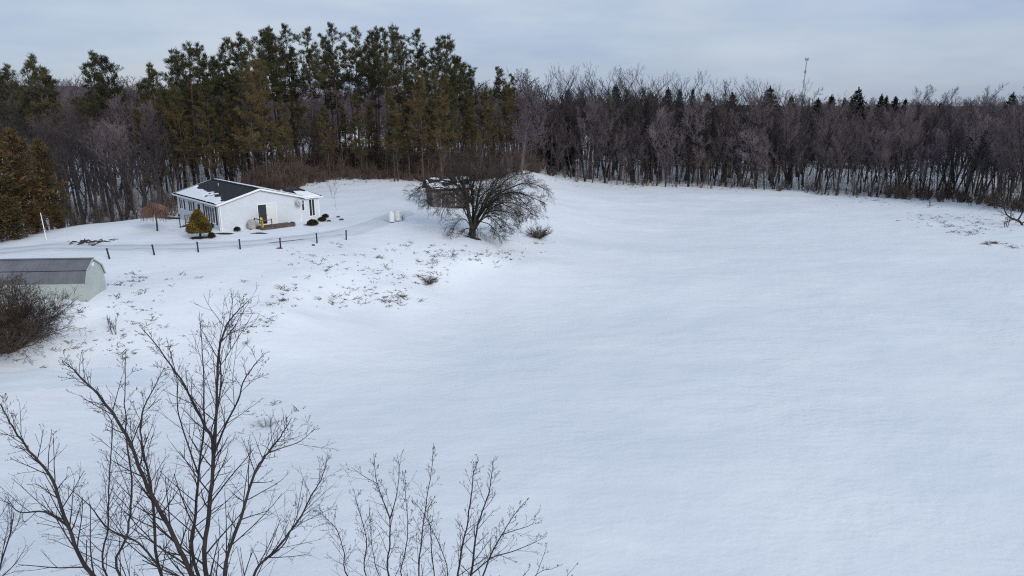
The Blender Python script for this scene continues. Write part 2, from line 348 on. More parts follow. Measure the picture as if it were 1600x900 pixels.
lane = catmull([G(u, v)[:2] for u, v in [(-150, 612), (0, 598), (90, 592), (190, 590), (290, 596)]], 16)
tag(strip('field_lane', lane, 2.2, M['lane'], .012, ragged=.2), 'faint snow covered lane at the foot of the bank', kind='structure')

# ------------------------------------------------------------------ bungalow
def lap(b, o, a, n, length, z0, z1, lo=None, hi=None, course=.115, proud=.014):
    """lap siding on the plane through o along a, outward normal n; lo(z), hi(z) limit a gable"""
    o, a, n = np.array(o, float), np.array(a, float), np.array(n, float); z = z0
    while z < z1 - 1e-6:
        t = min(z + course, z1); up = np.array([0, 0, 1.])
        l0, h0 = (lo(z), hi(z)) if lo else (0, length); l1, h1 = (lo(t), hi(t)) if lo else (0, length)
        A, B_ = o + a * l0 + up * z + n * proud, o + a * h0 + up * z + n * proud
        D, E_ = o + a * h1 + up * t + n * .002, o + a * l1 + up * t + n * .002
        b.poly([A, B_, D, E_]); b.poly([o + a * l0 + up * z, o + a * h0 + up * z, B_, A]); z = t

def roof_slope(b, p0, p1, p2, p3, course=.16, step=.012):
    """shingle courses: p0-p1 the eave, p3-p2 the ridge"""
    p0, p1, p2, p3 = [np.array(p, float) for p in (p0, p1, p2, p3)]; n = unit(np.cross(p1 - p0, p3 - p0)); n = n if n[2] > 0 else -n
    k = max(2, int(np.linalg.norm(p3 - p0) / course))
    for i in range(k):
        s, t = i / k, (i + 1) / k
        A, B_ = p0 + (p3 - p0) * s + n * step, p1 + (p2 - p1) * s + n * step; D, E_ = p1 + (p2 - p1) * t, p0 + (p3 - p0) * t
        b.poly([A, B_, D, E_]); b.poly([A - n * step, B_ - n * step, B_, A])

def snow_sheet(name, p0, p1, p3, mask, m, parent, nu=90, nv=40, thick=.09):
    """snow lying on a roof plane; mask(s, t) > 0 where it lies"""
    p0, p1, p3 = [np.array(p, float) for p in (p0, p1, p3)]; n = unit(np.cross(p1 - p0, p3 - p0)); n = n if n[2] > 0 else -n
    s, t = np.meshgrid(np.linspace(0, 1, nu), np.linspace(0, 1, nv)); mk = mask(s, t)
    h = thick * np.clip(mk / .08, -.4, 1) + .02
    V = p0 + (p1 - p0) * s[..., None] + (p3 - p0) * t[..., None] + n * h[..., None]
    idx = np.arange(s.size).reshape(s.shape); Q = np.stack([idx[:-1, :-1], idx[:-1, 1:], idx[1:, 1:], idx[1:, :-1]], -1)
    keep = (np.maximum.reduce([mk[:-1, :-1], mk[:-1, 1:], mk[1:, 1:], mk[1:, :-1]]) > -.02)
    b = MB(); b.add(V.reshape(-1, 3), quads=Q[keep]); return b.build(name, m, parent, True)

hc = G(347, 361.5); hz = float(hc[2]) - .06
HL, HW, EV, RG = 11.6, 8.3, 2.68, 3.78          # length, gable width, eave and ridge height
hrot = math.atan2(.685, .729)
house = thing('bungalow', 'white sided bungalow with navy shutters and a dark roof half covered in snow', 'house', (hc[0], hc[1], hz), hrot)
RX = 4.0                                          # ridge runs along local y at x = RX
def part(name, m, f, parent=house, smooth=False):
    b = MB(); f(b); return b.build(name, m, parent, smooth)
def rise(x): return EV + (RG - EV) * (x / RX if x < RX else (HW - x) / (HW - RX))
glo = lambda z: 0 if z <= EV else RX * (z - EV) / (RG - EV)
ghi = lambda z: HW if z <= EV else HW - (HW - RX) * (z - EV) / (RG - EV)
w = part('wall', M['siding'], lambda b: lap(b, (0, 0, 0), (1, 0, 0), (0, -1, 0), HW, -.2, RG - .03, glo, ghi)); w['label'] = 'white gable end wall with patio door'
w = part('wall', M['siding'], lambda b: lap(b, (0, HL, 0), (0, -1, 0), (-1, 0, 0), HL, -.2, EV)); w['label'] = 'long white front wall with shuttered windows'
part('wall', M['siding'], lambda b: lap(b, (HW, HL, 0), (-1, 0, 0), (0, 1, 0), HW, -.2, RG - .03, lambda z: HW - ghi(z), lambda z: HW - glo(z)))
part('wall', M['siding'], lambda b: lap(b, (HW, 0, 0), (0, 1, 0), (1, 0, 0), HL, -.2, EV))
for x, y in ((0, 0), (0, HL), (HW, 0), (HW, HL)):
    part('corner_board', M['trim'], lambda b: b.box((x - .03, y - .03, -.2), (x + .06 if x < 1 else x + .03, y + .06 if y < 1 else y + .03, EV - .01)))
# roof
OE, OG = .35, .3
sl1 = (RG - EV) / RX; sl2 = (RG - EV) / (HW - RX)
roof = part('roof', M['shingle'], lambda b: (
    roof_slope(b, (-OE, -OG, EV - OE * sl1 + .1), (-OE, HL + OG, EV - OE * sl1 + .1), (RX, HL + OG, RG + .1), (RX, -OG, RG + .1)),
    roof_slope(b, (HW + OE, -OG, EV - OE * sl2 + .1), (HW + OE, HL + OG, EV - OE * sl2 + .1), (RX, HL + OG, RG + .1), (RX, -OG, RG + .1)),
    b.poly([(-OE, -OG, EV - OE * sl1 + .02), (-OE, HL + OG, EV - OE * sl1 + .02), (RX, HL + OG, RG + .02), (RX, -OG, RG + .02)]),
    b.poly([(HW + OE, -OG, EV - OE * sl2 + .02), (HW + OE, HL + OG, EV - OE * sl2 + .02), (RX, HL + OG, RG + .02), (RX, -OG, RG + .02)])))
for y in (-OG, HL + OG):
    part('rake_board', M['trim'], lambda b: (b.beam((-OE, y, EV - OE * sl1 + .03), (RX, y, RG + .03), .05, .17), b.beam((RX, y, RG + .03), (HW + OE, y, EV - OE * sl2 + .03), .05, .17)), roof)
part('gutter', M['trim'], lambda b: b.box((-OE - .09, -OG + .03, EV - OE * sl1 - .06), (-OE + .0, HL + OG - .03, EV - OE * sl1 + .06)), roof)
part('gutter', M['trim'], lambda b: b.box((HW + OE, -OG + .03, EV - OE * sl2 - .06), (HW + OE + .09, HL + OG - .03, EV - OE * sl2 + .06)), roof)
part('ridge_cap', M['shingle'], lambda b: (b.beam((RX - .09, -OG, RG + .115), (RX - .09, HL + OG, RG + .115), .2, .02), b.beam((RX + .09, -OG, RG + .11), (RX + .09, HL + OG, RG + .11), .2, .02)), roof)
part('vent_pipe', M['metal'], lambda b: b.lathe([(.05, 0), (.05, .45), (.0, .45)], 8, (2.9, 7.4, RG - .35)), roof)
part('downspout', M['trim'], lambda b: b.box((-.1, .12, 0), (-.02, .22, EV - .15)))
def frontmask(s, t):                               # s along the eave from the far end to the near end, t up the slope
    edge = .50 - .32 * s + .26 * vnoise(s * 9 + t * 3, t * 5 + 2.) + .22 * vnoise(s * 24, t * 14 + 8)
    return np.minimum(np.minimum(edge - t, (s - .03) * 2.5), (.985 - s) * 2.) 
snow_sheet('roof_snow', (-OE + .02, HL + OG - .05, EV - OE * sl1 + .1), (-OE + .02, -OG + .05, EV - OE * sl1 + .1), (RX, HL + OG - .05, RG + .1), frontmask, M['roofsnow'], roof)
snow_sheet('roof_snow', (HW + OE - .02, HL + OG - .05, EV - OE * sl2 + .1), (HW + OE - .02, -OG + .06, EV - OE * sl2 + .1), (RX + .1, HL + OG - .05, RG + .08),
           lambda s, t: np.minimum(np.minimum(1.02 - t + .1 * vnoise(s * 12, t * 6), s * 4 + .05), (1.0 - s) * 6 + .03), M['roofsnow'], roof, thick=.1)
# openings: f(plane) gives a point from (distance along, out, height)
FR = lambda a, o, z: (-o, a, z)                    # front wall: a runs from the near corner to the far end
GB = lambda a, o, z: (a, -o, z)                    # gable wall
def pbox(b, pl, a0, a1, z0, z1, o0, o1):
    p, q = np.array(pl(a0, o0, z0)), np.array(pl(a1, o1, z1)); b.box(np.minimum(p, q), np.maximum(p, q))
def window(pl, a0, a1, z0, z1, panes=1, name='window', parent=house, glass='glass', fr=.06):
    w = MB(); pbox(w, pl, a0 - fr, a1 + fr, z1, z1 + fr, .0, .055); pbox(w, pl, a0 - fr, a1 + fr, z0 - fr, z0, .0, .055)
    for i in range(panes + 1):
        c = a0 + (a1 - a0) * i / panes; h = fr if i in (0, panes) else fr * .9
        pbox(w, pl, c - (h if i == 0 else h / 2 if i < panes else 0), c + (h if i == panes else h / 2 if i > 0 else 0), z0, z1, .0, .05)
    wo_ = w.build(name, M['trim'], parent)
    for i in range(panes):
        g = MB(); d = (a1 - a0) / panes; pbox(g, pl, a0 + d * i + .03, a0 + d * (i + 1) - .03, z0, z1, .0, .026); g.build('pane', M[glass], wo_)
    s = MB(); pbox(s, pl, a0 - fr - .04, a1 + fr + .04, z0 - fr - .04, z0 - fr, 0, .09); s.build('sill', M['trim'], wo_)
    return wo_
def shutter(pl, a0, a1, z0, z1):
    b = MB(); pbox(b, pl, a0, a1, z0, z1, .0, .03)
    k = int((z1 - z0) / .09)
    for i in range(k): zz = z0 + .05 + (z1 - z0 - .1) * i / k; pbox(b, pl, a0 + .04, a1 - .04, zz, zz + .045, .03, .04)
    b.build('shutter', M['shutter'], house)
shutter(FR, 10.72, 11.0, 1.15, 2.2); window(FR, 10.05, 10.55, 1.2, 2.15, 1); shutter(FR, 9.45, 9.78, 1.15, 2.2)
shutter(FR, 8.0, 8.3, 1.15, 2.2); window(FR, 7.25, 7.82, 1.2, 2.15, 1); shutter(FR, 6.72, 7.05, 1.15, 2.2)
def arch(pl, a0, a1, z0, z1, o):
    c, r = (a0 + a1) / 2, (a1 - a0) / 2; P_ = [(a0, z0), (a1, z0)] + [(c + r * cos(t), z1 - r + r * sin(t)) for t in np.linspace(0, pi, 12)]
    return [pl(a, o, z) for a, z in P_]
dr = part('door', M['shutter'], lambda b: (b.poly(arch(FR, 5.0, 5.75, .12, 2.2, .04)), pbox(b, FR, 5.0, 5.75, .12, 1.8, .0, .038)))
part('door_frame', M['trim'], lambda b: (pbox(b, FR, 4.88, 5.0, .08, 2.25, 0, .06), pbox(b, FR, 5.75, 5.87, .08, 2.25, 0, .06), pbox(b, FR, 4.88, 5.87, 2.25, 2.36, 0, .06)), dr)
part('handle', M['metal'], lambda b: pbox(b, FR, 5.06, 5.12, 1.0, 1.14, .04, .09), dr)
shutter(FR, 3.95, 4.25, .55, 2.3); window(FR, 1.35, 3.75, .7, 2.2, 4); shutter(FR, .85, 1.18, .55, 2.3)
# front steps and railing
st = part('front_steps', M['wooddeck'], lambda b: [b.box((-1.3 - .28 * i, 4.7, -.1), (-.03 if i == 0 else -1.3 - .28 * (i - 1), 6.2, .12 - .07 * i)) for i in range(3)])
def railing(b):
    for y in (4.75, 6.15):
        for x in (-.08, -1.25): b.beam((x, y, .05), (x, y, 1.05), .06, .06, (0, 1, 0))
        b.beam((-.08, y, 1.05), (-1.25, y, 1.05), .07, .05); b.beam((-.08, y, .3), (-1.25, y, .3), .05, .05)
        for x in np.linspace(-.2, -1.13, 8): b.beam((x, y, .3), (x, y, 1.03), .025, .025, (0, 1, 0))
part('railing', M['dark'], railing, st)
# patio door in the gable
pd = part('patio_door', M['trim'], lambda b: (pbox(b, GB, 3.62, 3.72, .28, 2.24, 0, .06), pbox(b, GB, 5.56, 5.66, .28, 2.24, 0, .06), pbox(b, GB, 3.62, 5.66, 2.24, 2.34, 0, .06), pbox(b, GB, 3.62, 5.66, .2, .28, 0, .07), pbox(b, GB, 4.6, 4.7, .28, 2.24, 0, .055)))
g = part('pane', M['glass'], lambda b: pbox(b, GB, 3.75, 4.58, .3, 2.22, 0, .02), pd); g['label'] = 'dark sliding pane'
g = part('pane', M['blind'], lambda b: pbox(b, GB, 4.72, 5.54, .34, 2.2, 0, .024), pd); g['label'] = 'pane with a closed white blind'
part('handle', M['metal'], lambda b: pbox(b, GB, 4.62, 4.66, 1.1, 1.35, .055, .08), pd)
# satellite dish
ds = part('satellite_dish', M['metal'], lambda b: None)
db = MB(); db.lathe([(.36, .10), (.27, .05), (.15, .015), (.0, 0), (.15, .0), (.27, .035), (.37, .09), (.36, .10)], 18)
ds.data = db.data('satellite_dish', M['metal'], True); ds.location = (7.95, -.42, 2.12); ds.rotation_euler = (radians(62), radians(20), 0)
part('arm', M['metal'], lambda b: (b.beam((0, 0, .0), (-.02, .2, -.28), .05, .05), b.beam((0, -.3, .06), (0, -.06, .42), .03, .03)), ds)
# rear addition with a hipped roof
AX0, AX1, AY = HW, HW + 2.15, .12
ad = part('addition_wall', M['siding'], lambda b: (lap(b, (AX0, AY, 0), (1, 0, 0), (0, -1, 0), AX1 - AX0, -.2, 2.55), lap(b, (AX1, AY, 0), (0, 1, 0), (1, 0, 0), 4.2, -.2, 2.55)))
part('corner_board', M['trim'], lambda b: b.box((AX1 - .06, AY - .03, -.2), (AX1 + .03, AY + .06, 2.55)), ad)
window(lambda a, o, z: (a, AY - o, z), AX0 + .2, AX0 + .46, 1.2, 2.25, 1, parent=ad)
window(lambda a, o, z: (a, AY - o, z), AX0 + 1.02, AX0 + 1.62, .55, 2.25, 2, parent=ad, glass='glass')
ro = .32
ar = part('addition_roof', M['shingle'], lambda b: (
    roof_slope(b, (AX0 - .05, AY - ro, 2.55), (AX1 + ro, AY - ro, 2.55), (AX1 - 1.1, AY + 2.0, 3.3), (AX0 - 2.4, AY + 2.0, 3.3)),
    b.poly([(AX1 + ro, AY - ro, 2.56), (AX1 + ro, AY + 4.5, 2.56), (AX1 - 1.1, AY + 2.0, 3.3)]),
    b.poly([(AX1 + ro, AY + 4.5, 2.55), (AX0 - .05, AY + 4.5, 2.55), (AX0 - 2.4, AY + 2.0, 3.3), (AX1 - 1.1, AY + 2.0, 3.3)]),
    b.poly([(AX0 - .05, AY - ro, 2.5), (AX0 - .05, AY + 4.5, 2.5), (AX1 + ro, AY + 4.5, 2.5), (AX1 + ro, AY - ro, 2.5)])))
part('fascia', M['trim'], lambda b: (b.box((AX0 + .4, AY - ro - .05, 2.42), (AX1 + ro + .05, AY - ro, 2.55)), b.box((AX1 + ro, AY - ro, 2.42), (AX1 + ro + .05, AY + 4.5, 2.548))), ar)
snow_sheet('roof_snow', (AX0 - .05, AY - ro, 2.56), (AX1 + ro - .1, AY - ro, 2.56), (AX0 - .05, AY + 2.0, 3.31),
           lambda s, t: np.minimum(np.minimum(.66 - t + .25 * vnoise(s * 6 + 3, t * 5), 1.0 - s - t * .52 - .05), t * 2 - .02), M['roofsnow'], ar, 50, 30)
part('vent_pipe', M['metal'], lambda b: b.lathe([(.09, 0), (.09, .35), (.14, .36), (.14, .45), (0, .46)], 10, (6.9, 1.2, 2.95)), ar)

# things on and by the house walls
lw = lambda x, y, z=0: Vector((hc[0] + x * cos(hrot) - y * sin(hrot), hc[1] + x * sin(hrot) + y * cos(hrot), hz + z))
def on(p, dz=0): return (p[0], p[1], H(p[0], p[1]) + dz)
p = lw(-.09, 2.2, .0)
wr = thing('round_sign', 'dark round wreath-like disc leaning below the big front window', 'sign', on(p, .32), hrot)
rb = MB(); k = 24
for i in range(k):
    a, a2 = 2 * pi * i / k, 2 * pi * (i + 1) / k; rb.beam((0, .26 * cos(a), .26 * sin(a)), (0, .26 * cos(a2), .26 * sin(a2)), .07, .06, (1, 0, 0))
rb.build('rim', M['dark'], wr)
rb = MB(); rb.prism([(.02 * sin(0) + .23 * cos(a), .23 * sin(a)) for a in np.linspace(0, 2 * pi, 20, endpoint=False)], -.01, .01)
dk = rb.build('disc', M['shutter'], wr); dk.rotation_euler = (0, pi / 2, 0)
# deck in front of the patio door
dk = thing('wooden_deck', 'low brown wooden deck swept clear of snow below the patio door', 'deck', tuple(lw(3.1, -2.0, 0)), hrot)
b = MB()
for i in range(13): b.box((0, .147 * i, .17), (3.6 - .04 * (i % 3), .147 * i + .135, .205))
tag(b.build('deck_boards', M['wooddeck'], dk), kind='stuff')
b = MB(); b.box((.03, .03, -.2), (3.5, .07, .168)); b.box((.03, 1.8, -.2), (3.5, 1.84, .168)); b.box((.03, .07, -.2), (.07, 1.8, .168)); b.box((3.46, .07, -.2), (3.5, 1.8, .168)); b.build('frame', M['wooddeck'], dk)
for x, y in ((.08, .1), (.08, 1.7), (1.1, .1)):
    b = MB(); b.beam((x, y, -.1), (x, y, 1.05), .08, .08, (0, 1, 0)); b.build('rail_post', M['wooddeck'], dk)
b = MB(); b.beam((.08, .1, 1.0), (.08, 1.7, 1.0), .05, .08); b.beam((.08, .1, .95), (1.1, .1, .95), .05, .07); b.build('rail', M['wooddeck'], dk)
sh = thing('snow_shovel', 'yellow plastic snow shovel leaning by the patio door on the deck', 'shovel', tuple(lw(3.5, -1.2, .2)), hrot)
b = MB(); b.beam((0, 0, .45), (.03, .5, 1.45), .04, .04); b.build('shaft', M['wooddeck'], sh)
b = MB(); b.beam((-.1, .51, 1.46), (.16, .51, 1.46), .04, .04); b.build('grip', M['dark'], sh)
b = MB()
for x0, x1, d in ((-.14, -.09, .05), (-.09, 0, 0), (0, .09, 0), (.09, .14, .05)): b.add([(x0, -.08 - d * .2, .0), (x1, -.08, .0), (x1, .12, .95), (x0, .12 - d, .95), (x0, -.06, .0), (x1, -.06, .0), (x1, .14, .95), (x0, .14 - d, .95)], quads=[[0, 1, 2, 3], [7, 6, 5, 4], [0, 3, 7, 4], [1, 5, 6, 2], [3, 2, 6, 7]])
b.build('blade', M['yellow'], sh)
dm = thing('covered_grill', 'rounded pale grey covered grill beside the deck at the gable wall', 'grill', on(lw(2.75, -.55), -.03), hrot)
b = MB(); b.lathe([(.40, .0), (.42, .3), (.43, .62), (.36, .82), (.2, .93), (0, .95)], 14); b.build('cover', M['cover'], dm, True)
for s in (-1, 1): b = MB(); b.lathe([(.09, -.03), (.09, .03), (0, .03)], 10, (.3 * s, -.36, .09)); b.build('wheel', M['dark'], dm)

# ------------------------------------------------------------------ gambrel shed on the left
sc_ = G(137, 472); shrot = radians(4)
L2, W2 = 8.6, 2.7
shed = thing('gambrel_shed', 'pale green gambrel shed with a slate grey metal roof beside the round bush', 'shed', (sc_[0], sc_[1], sc_[2] - .05), shrot)
pf = [(0, 1.46), (.32, 2.13), (W2 / 2, 2.76), (W2 - .32, 2.13), (W2, 1.46)]     # (y, z) outline
def ribbed(b, o, a, up, n, la, lu, pitch=.3, rw=.05, rh=.022):
    o, a, up, n = [np.array(q, float) for q in (o, a, up, n)]
    b.poly([o, o + a * la, o + a * la + up * lu, o + up * lu])
    for i in range(int(la / pitch) + 1):
        c = o + a * min(la - rw, i * pitch); q = [c, c + a * rw * .25 + n * rh, c + a * rw * .75 + n * rh, c + a * rw]
        for k in range(3): b.poly([q[k], q[k + 1], q[k + 1] + up * lu, q[k] + up * lu])
b = MB(); ribbed(b, (0, 0, -.25), (-1, 0, 0), (0, 0, 1), (0, -1, 0), L2, 1.71, .2, .03, .014); b.build('wall', M['shedwall'], shed)
b = MB(); ribbed(b, (0, W2, -.25), (-1, 0, 0), (0, 0, 1), (0, 1, 0), L2, 1.71, .2, .03, .014); b.build('wall', M['shedwall'], shed)
for x in (0, -L2):
    b = MB(); b.poly([(x, y, z) for y, z in [(0, -.25), (W2, -.25)] + pf[::-1]])
    for i in range(1, 13):
        y = W2 * i / 13; top = np.interp(y, [q[0] for q in pf], [q[1] for q in pf]) - .06; b.box((x - .012, y - .012, -.25), (x + .012, y + .012, top))
    b.build('end_wall', M['shedwall'], shed)
for i in range(4):
    (y0, z0), (y1, z1) = pf[i], pf[i + 1]; d = np.array([0, y1 - y0, z1 - z0]); ln = np.linalg.norm(d); d /= ln; n = np.array([0, -d[2], d[1]])
    if n[2] < 0: n = -n
    o = np.array([.1, y0, z0]) + n * .04 - (d * .1 if i == 0 else 0); b = MB(); ribbed(b, o, (-1, 0, 0), d, n, L2 + .2, ln + (.1 if i in (0, 3) else .0), .3)
    ro_ = b.build('roof_panel', M['shedroof'], shed)
    b = MB(); q0 = np.array([.1, y0, z0]) + n * .015 - (d * .1 if i == 0 else 0); b.beam(q0, q0 + d * (ln + (.1 if i in (0, 3) else 0)), .035, .1, n); b.build('edge_trim', M['shedwall'], ro_)
b = MB(); b.beam((.12, W2 / 2, 2.81), (-L2 - .1, W2 / 2, 2.81), .26, .04); b.build('ridge_cap', M['shedroof'], shed)
b = MB(); b.beam((.1, .29, 2.175), (-L2 - .1, .29, 2.175), .05, .03); b.build('break_trim', M['dark'], shed)
b = MB(); b.box((.0, W2 / 2 - .16, 2.28), (.03, W2 / 2 + .16, 2.5)); b.build('vent', M['trim'], shed)

# ------------------------------------------------------------------ weathered shed behind the spreading tree
s2 = G(676, 324); r2_ = radians(20)
bs = thing('weathered_shed', 'weathered grey board shed with patchy snow on its roof behind the spreading tree', 'shed', (s2[0], s2[1], s2[2] - .1), r2_)
BL, BW, BE, BR = 4.6, 3.0, 2.25, 3.35
rb_ = random.Random(3)
def boards(b, o, a, n, length, top, wd=.21):
    o, a, n = [np.array(q, float) for q in (o, a, n)]; i = 0; c = 0
    while c < length - .02:
        e = min(length, c + wd - .012); t0, t1 = top(c), top(e); off = n * (.018 + .014 * rb_.random())
        P_ = [o + a * c, o + a * e, o + a * e + np.array([0, 0, t1]), o + a * c + np.array([0, 0, t0])]; V = P_ + [q + off for q in P_]
        b.add(V, quads=[[4, 5, 6, 7], [0, 4, 7, 3], [1, 2, 6, 5], [3, 7, 6, 2]]); c += wd
    b.poly([o - n * .03, o + a * length - n * .03, o + a * length + np.array([0, 0, top(length)]) - n * .03, o + np.array([0, 0, top(0)]) - n * .03])
gab = lambda y: BE + (BR - BE) * (1 - abs(y - BW / 2) / (BW / 2))
for o, a, n, ln, top in (((0, 0, 0), (1, 0, 0), (0, -1, 0), BL, lambda c: BE), ((0, BW, 0), (1, 0, 0), (0, 1, 0), BL, lambda c: BE), ((0, 0, 0), (0, 1, 0), (-1, 0, 0), BW, gab), ((BL, 0, 0), (0, 1, 0), (1, 0, 0), BW, gab)):
    b = MB(); boards(b, o, a, n, ln, top); tag(b.build('board_wall', M['barnboard'], bs), kind='stuff')
b = MB(); b.box((1.0, -.07, .1), (2.9, -.035, 2.0)); d_ = b.build('barn_door', M['barnboard'], bs)
b = MB(); b.box((1.0, -.09, .1), (1.1, -.07, 2.0)); b.box((2.8, -.09, .1), (2.9, -.07, 2.0)); b.box((1.1, -.09, 1.85), (2.8, -.07, 2.0)); b.build('door_trim', M['metal'], d_)
sb = (BR - BE) / (BW / 2)
b = MB(); roof_slope(b, (-.5, -.35, BE - .35 * sb + .06), (BL + .4, -.35, BE - .35 * sb + .06), (BL + .4, BW / 2, BR + .06), (-.5, BW / 2, BR + .06), .3)
roof_slope(b, (-.5, BW + .35, BE - .35 * sb + .06), (BL + .4, BW + .35, BE - .35 * sb + .06), (BL + .4, BW / 2, BR + .06), (-.5, BW / 2, BR + .06), .3)
for x in (-.5, BL + .36): b.beam((x, -.35, BE - .35 * sb), (x, BW / 2, BR), .05, .12); b.beam((x, BW / 2, BR), (x, BW + .35, BE - .35 * sb), .05, .12)
br_ = b.build('roof', M['shingle'], bs)
snow_sheet('roof_snow', (-.45, -.3, BE - .3 * sb + .07), (BL + .35, -.3, BE - .3 * sb + .07), (-.45, BW / 2, BR + .07), lambda s, t: -.02 + .8 * vnoise(s * 8, t * 4 + 3) - .1 * (s < .12) - .35 * (t < .15), M['roofsnow'], br_, 60, 30, .07)

# ------------------------------------------------------------------ far houses glimpsed between the trunks
def far_house(p, rz, l, w, e, r, label, wallm):
    h = thing('far_house', label, 'house', p, rz, None)
    b = MB(); b.box((0, 0, -1), (l, w, e)); b.poly([(0, 0, e), (0, w, e), (0, w / 2, r)]); b.poly([(l, 0, e), (l, w / 2, r), (l, w, e)]); b.build('wall', wallm, h)
    b = MB()
    for s in (-1, 1):
        y0 = w / 2 + s * (w / 2 + .4); b.add([(-.4, y0, e - .15), (l + .4, y0, e - .15), (l + .4, w / 2, r + .02), (-.4, w / 2, r + .02), (-.4, y0, e + .1), (l + .4, y0, e + .1), (l + .4, w / 2, r + .3), (-.4, w / 2, r + .3)], quads=[[0, 1, 2, 3], [4, 5, 6, 7], [0, 1, 5, 4], [0, 3, 7, 4], [1, 2, 6, 5]])
    b.build('snow_roof', M['roofsnow'], h)
    for i in range(3):
        b = MB(); x = l * (.18 + .28 * i); b.box((x, -.05, .9), (x + 1.0, -.01, 2.1)); b.build('window', M['glass'], h)
    return h
def hpos(u, v, y): p = aty(u, v, y); return (p[0], p[1], H(p[0], p[1]))
far_house(hpos(531, 236, 158), .1, 7, 6, 2.7, 4.7, 'distant house with a snowy roof glimpsed between the middle pine trunks', M['siding'])
far_house(hpos(833, 226, 168), -.15, 6, 6, 2.6, 4.6, 'distant house with a snowy roof glimpsed behind the bare trees right of the pines', M['barnboard'])
far_house(hpos(1208, 225, 215), .2, 7, 6, 2.8, 5.0, 'distant house with a snowy roof hidden deep in the bare right wood', M['siding'])

# ------------------------------------------------------------------ small things in the yard
for i, (u, v, lab) in enumerate([(612, 347.5, 'left one of two white upright propane tanks standing in the snowy yard'), (621, 345.5, 'right one of two white upright propane tanks standing in the snowy yard')]):
    p = G(u, v); t = thing('propane_tank', lab, 'tank', tuple(p), i * .6, 'propane tanks in the yard')
    b = MB(); b.lathe([(.0, .06), (.26, .06), (.31, .14), (.31, .92), (.28, 1.02), (.2, 1.09), (.09, 1.12), (0, 1.12)], 18); b.build('cylinder', M['tank'], t, True)
    b = MB(); b.lathe([(.27, -.04), (.27, .07), (.25, .07), (.25, -.04)], 16); b.build('foot_ring', M['dark'], t)
    b = MB(); b.lathe([(.14, 1.08), (.14, 1.24), (.125, 1.24), (.125, 1.08)], 12); b.build('collar', M['tank'], t)
    b = MB(); b.lathe([(.03, 1.1), (.03, 1.2), (.05, 1.2), (.05, 1.23), (0, 1.23)], 8); b.build('valve', M['metal'], t)
posts = [(171.5, 404.5, -7), (241.5, 398.5, -5), (310, 394, -1), (375.5, 389.5, -1), (438.5, 387.5, 0), (495.5, 379.5, -1), (541, 374.5, 2)]
wh = ['nearest the gambrel shed', 'second from the gambrel shed', 'third from the gambrel shed, below the golden evergreen', 'fourth along the row, below the white gable corner', 'fifth along the row, with a dark tuft at its foot', 'second from the right end of the row', 'at the right end of the row']
for (u, v, ti), wd in zip(posts, wh):
    p = G(u, v); t = thing('fence_post', 'short dark driveway post ' + wd, 'post', (p[0], p[1], p[2] - .1), .3 * ti, 'dark posts along the driveway'); t.rotation_euler = (0, radians(ti), .2)
    b = MB(); b.lathe([(.068, 0), (.066, .5), (.062, .93), (.0, .95)], 9); b.build('shaft', M['post'], t)
    b = MB(); b.lathe([(.078, .9), (.078, .97), (.05, 1.0), (0, 1.01)], 9); b.build('cap', M['dark'], t)
p = G(72.5, 374); fp = thing('marker_pole', 'thin white pole standing in the snow before the bronze cedars', 'pole', tuple(p)); fp.rotation_euler = (0, radians(-3), 0)
b = MB(); b.lathe([(.042, -.1), (.036, 1.6), (.028, 2.45), (0, 2.46)], 8); b.build('shaft', M['trim'], fp)
b = MB(); b.lathe([(.045, .85), (.045, .92), (.0, .92)], 8); b.build('band', M['dark'], fp)
p = G(282, 356); lp = thing('lamp_post', 'thin dark yard lamp post left of the front steps', 'lamp', tuple(p))
b = MB(); b.lathe([(.05, -.1), (.045, 1.15), (0, 1.15)], 8); b.build('shaft', M['dark'], lp)
b = MB(); b.lathe([(.06, 1.15), (.1, 1.32), (.12, 1.33), (0, 1.42)], 8); b.build('lantern', M['dark'], lp)
p = G(866, 275); bx = thing('storage_box', 'small dark box on short legs by the far left corner of the field', 'box', tuple(p))
b = MB(); b.box((-.45, -.4, .25), (.45, .4, .98)); b.build('body', M['dark'], bx)
b = MB(); b.poly([(-.55, -.5, 1.0), (.55, -.5, 1.0), (.55, .5, 1.1), (-.55, .5, 1.1)]); b.poly([(-.55, -.5, .985), (.55, -.5, .985), (.55, -.5, 1.0), (-.55, -.5, 1.0)]); b.build('lid', M['post'], bx)
for x in (-.38, .38):
    for y in (-.33, .33): b = MB(); b.beam((x, y, -.1), (x, y, .26), .08, .08, (0, 1, 0)); b.build('leg', M['post'], bx)
# mast
mp_ = aty(1252, 150, 420); mz = H(mp_[0], mp_[1]); top = aty(1255.5, 91, 420)
ms = thing('radio_mast', 'slender lattice radio mast rising above the bare wood on the skyline', 'mast', (mp_[0], mp_[1], mz)); hm = top[2] - mz; ms.rotation_euler = (0, radians(1.6), 0)
tri = [(.3 * cos(a), .3 * sin(a)) for a in (pi / 2, pi * 7 / 6, pi * 11 / 6)]
for x, y in tri: b = MB(); b.beam((x, y, 0), (x * .7, y * .7, hm), .11, .11, (0, 1, 0)); b.build('leg', M['mast'], ms)
b = MB(); kk = int(hm / 1.1)
for i in range(kk):
    for j in range(3):
        a, c = tri[j], tri[(j + 1) % 3]; z0, z1 = hm * i / kk, hm * (i + 1) / kk
        b.beam((a[0], a[1], z0), (c[0] * .95, c[1] * .95, z1), .05, .05)
tag(b.build('bracing', M['mast'], ms), kind='stuff')
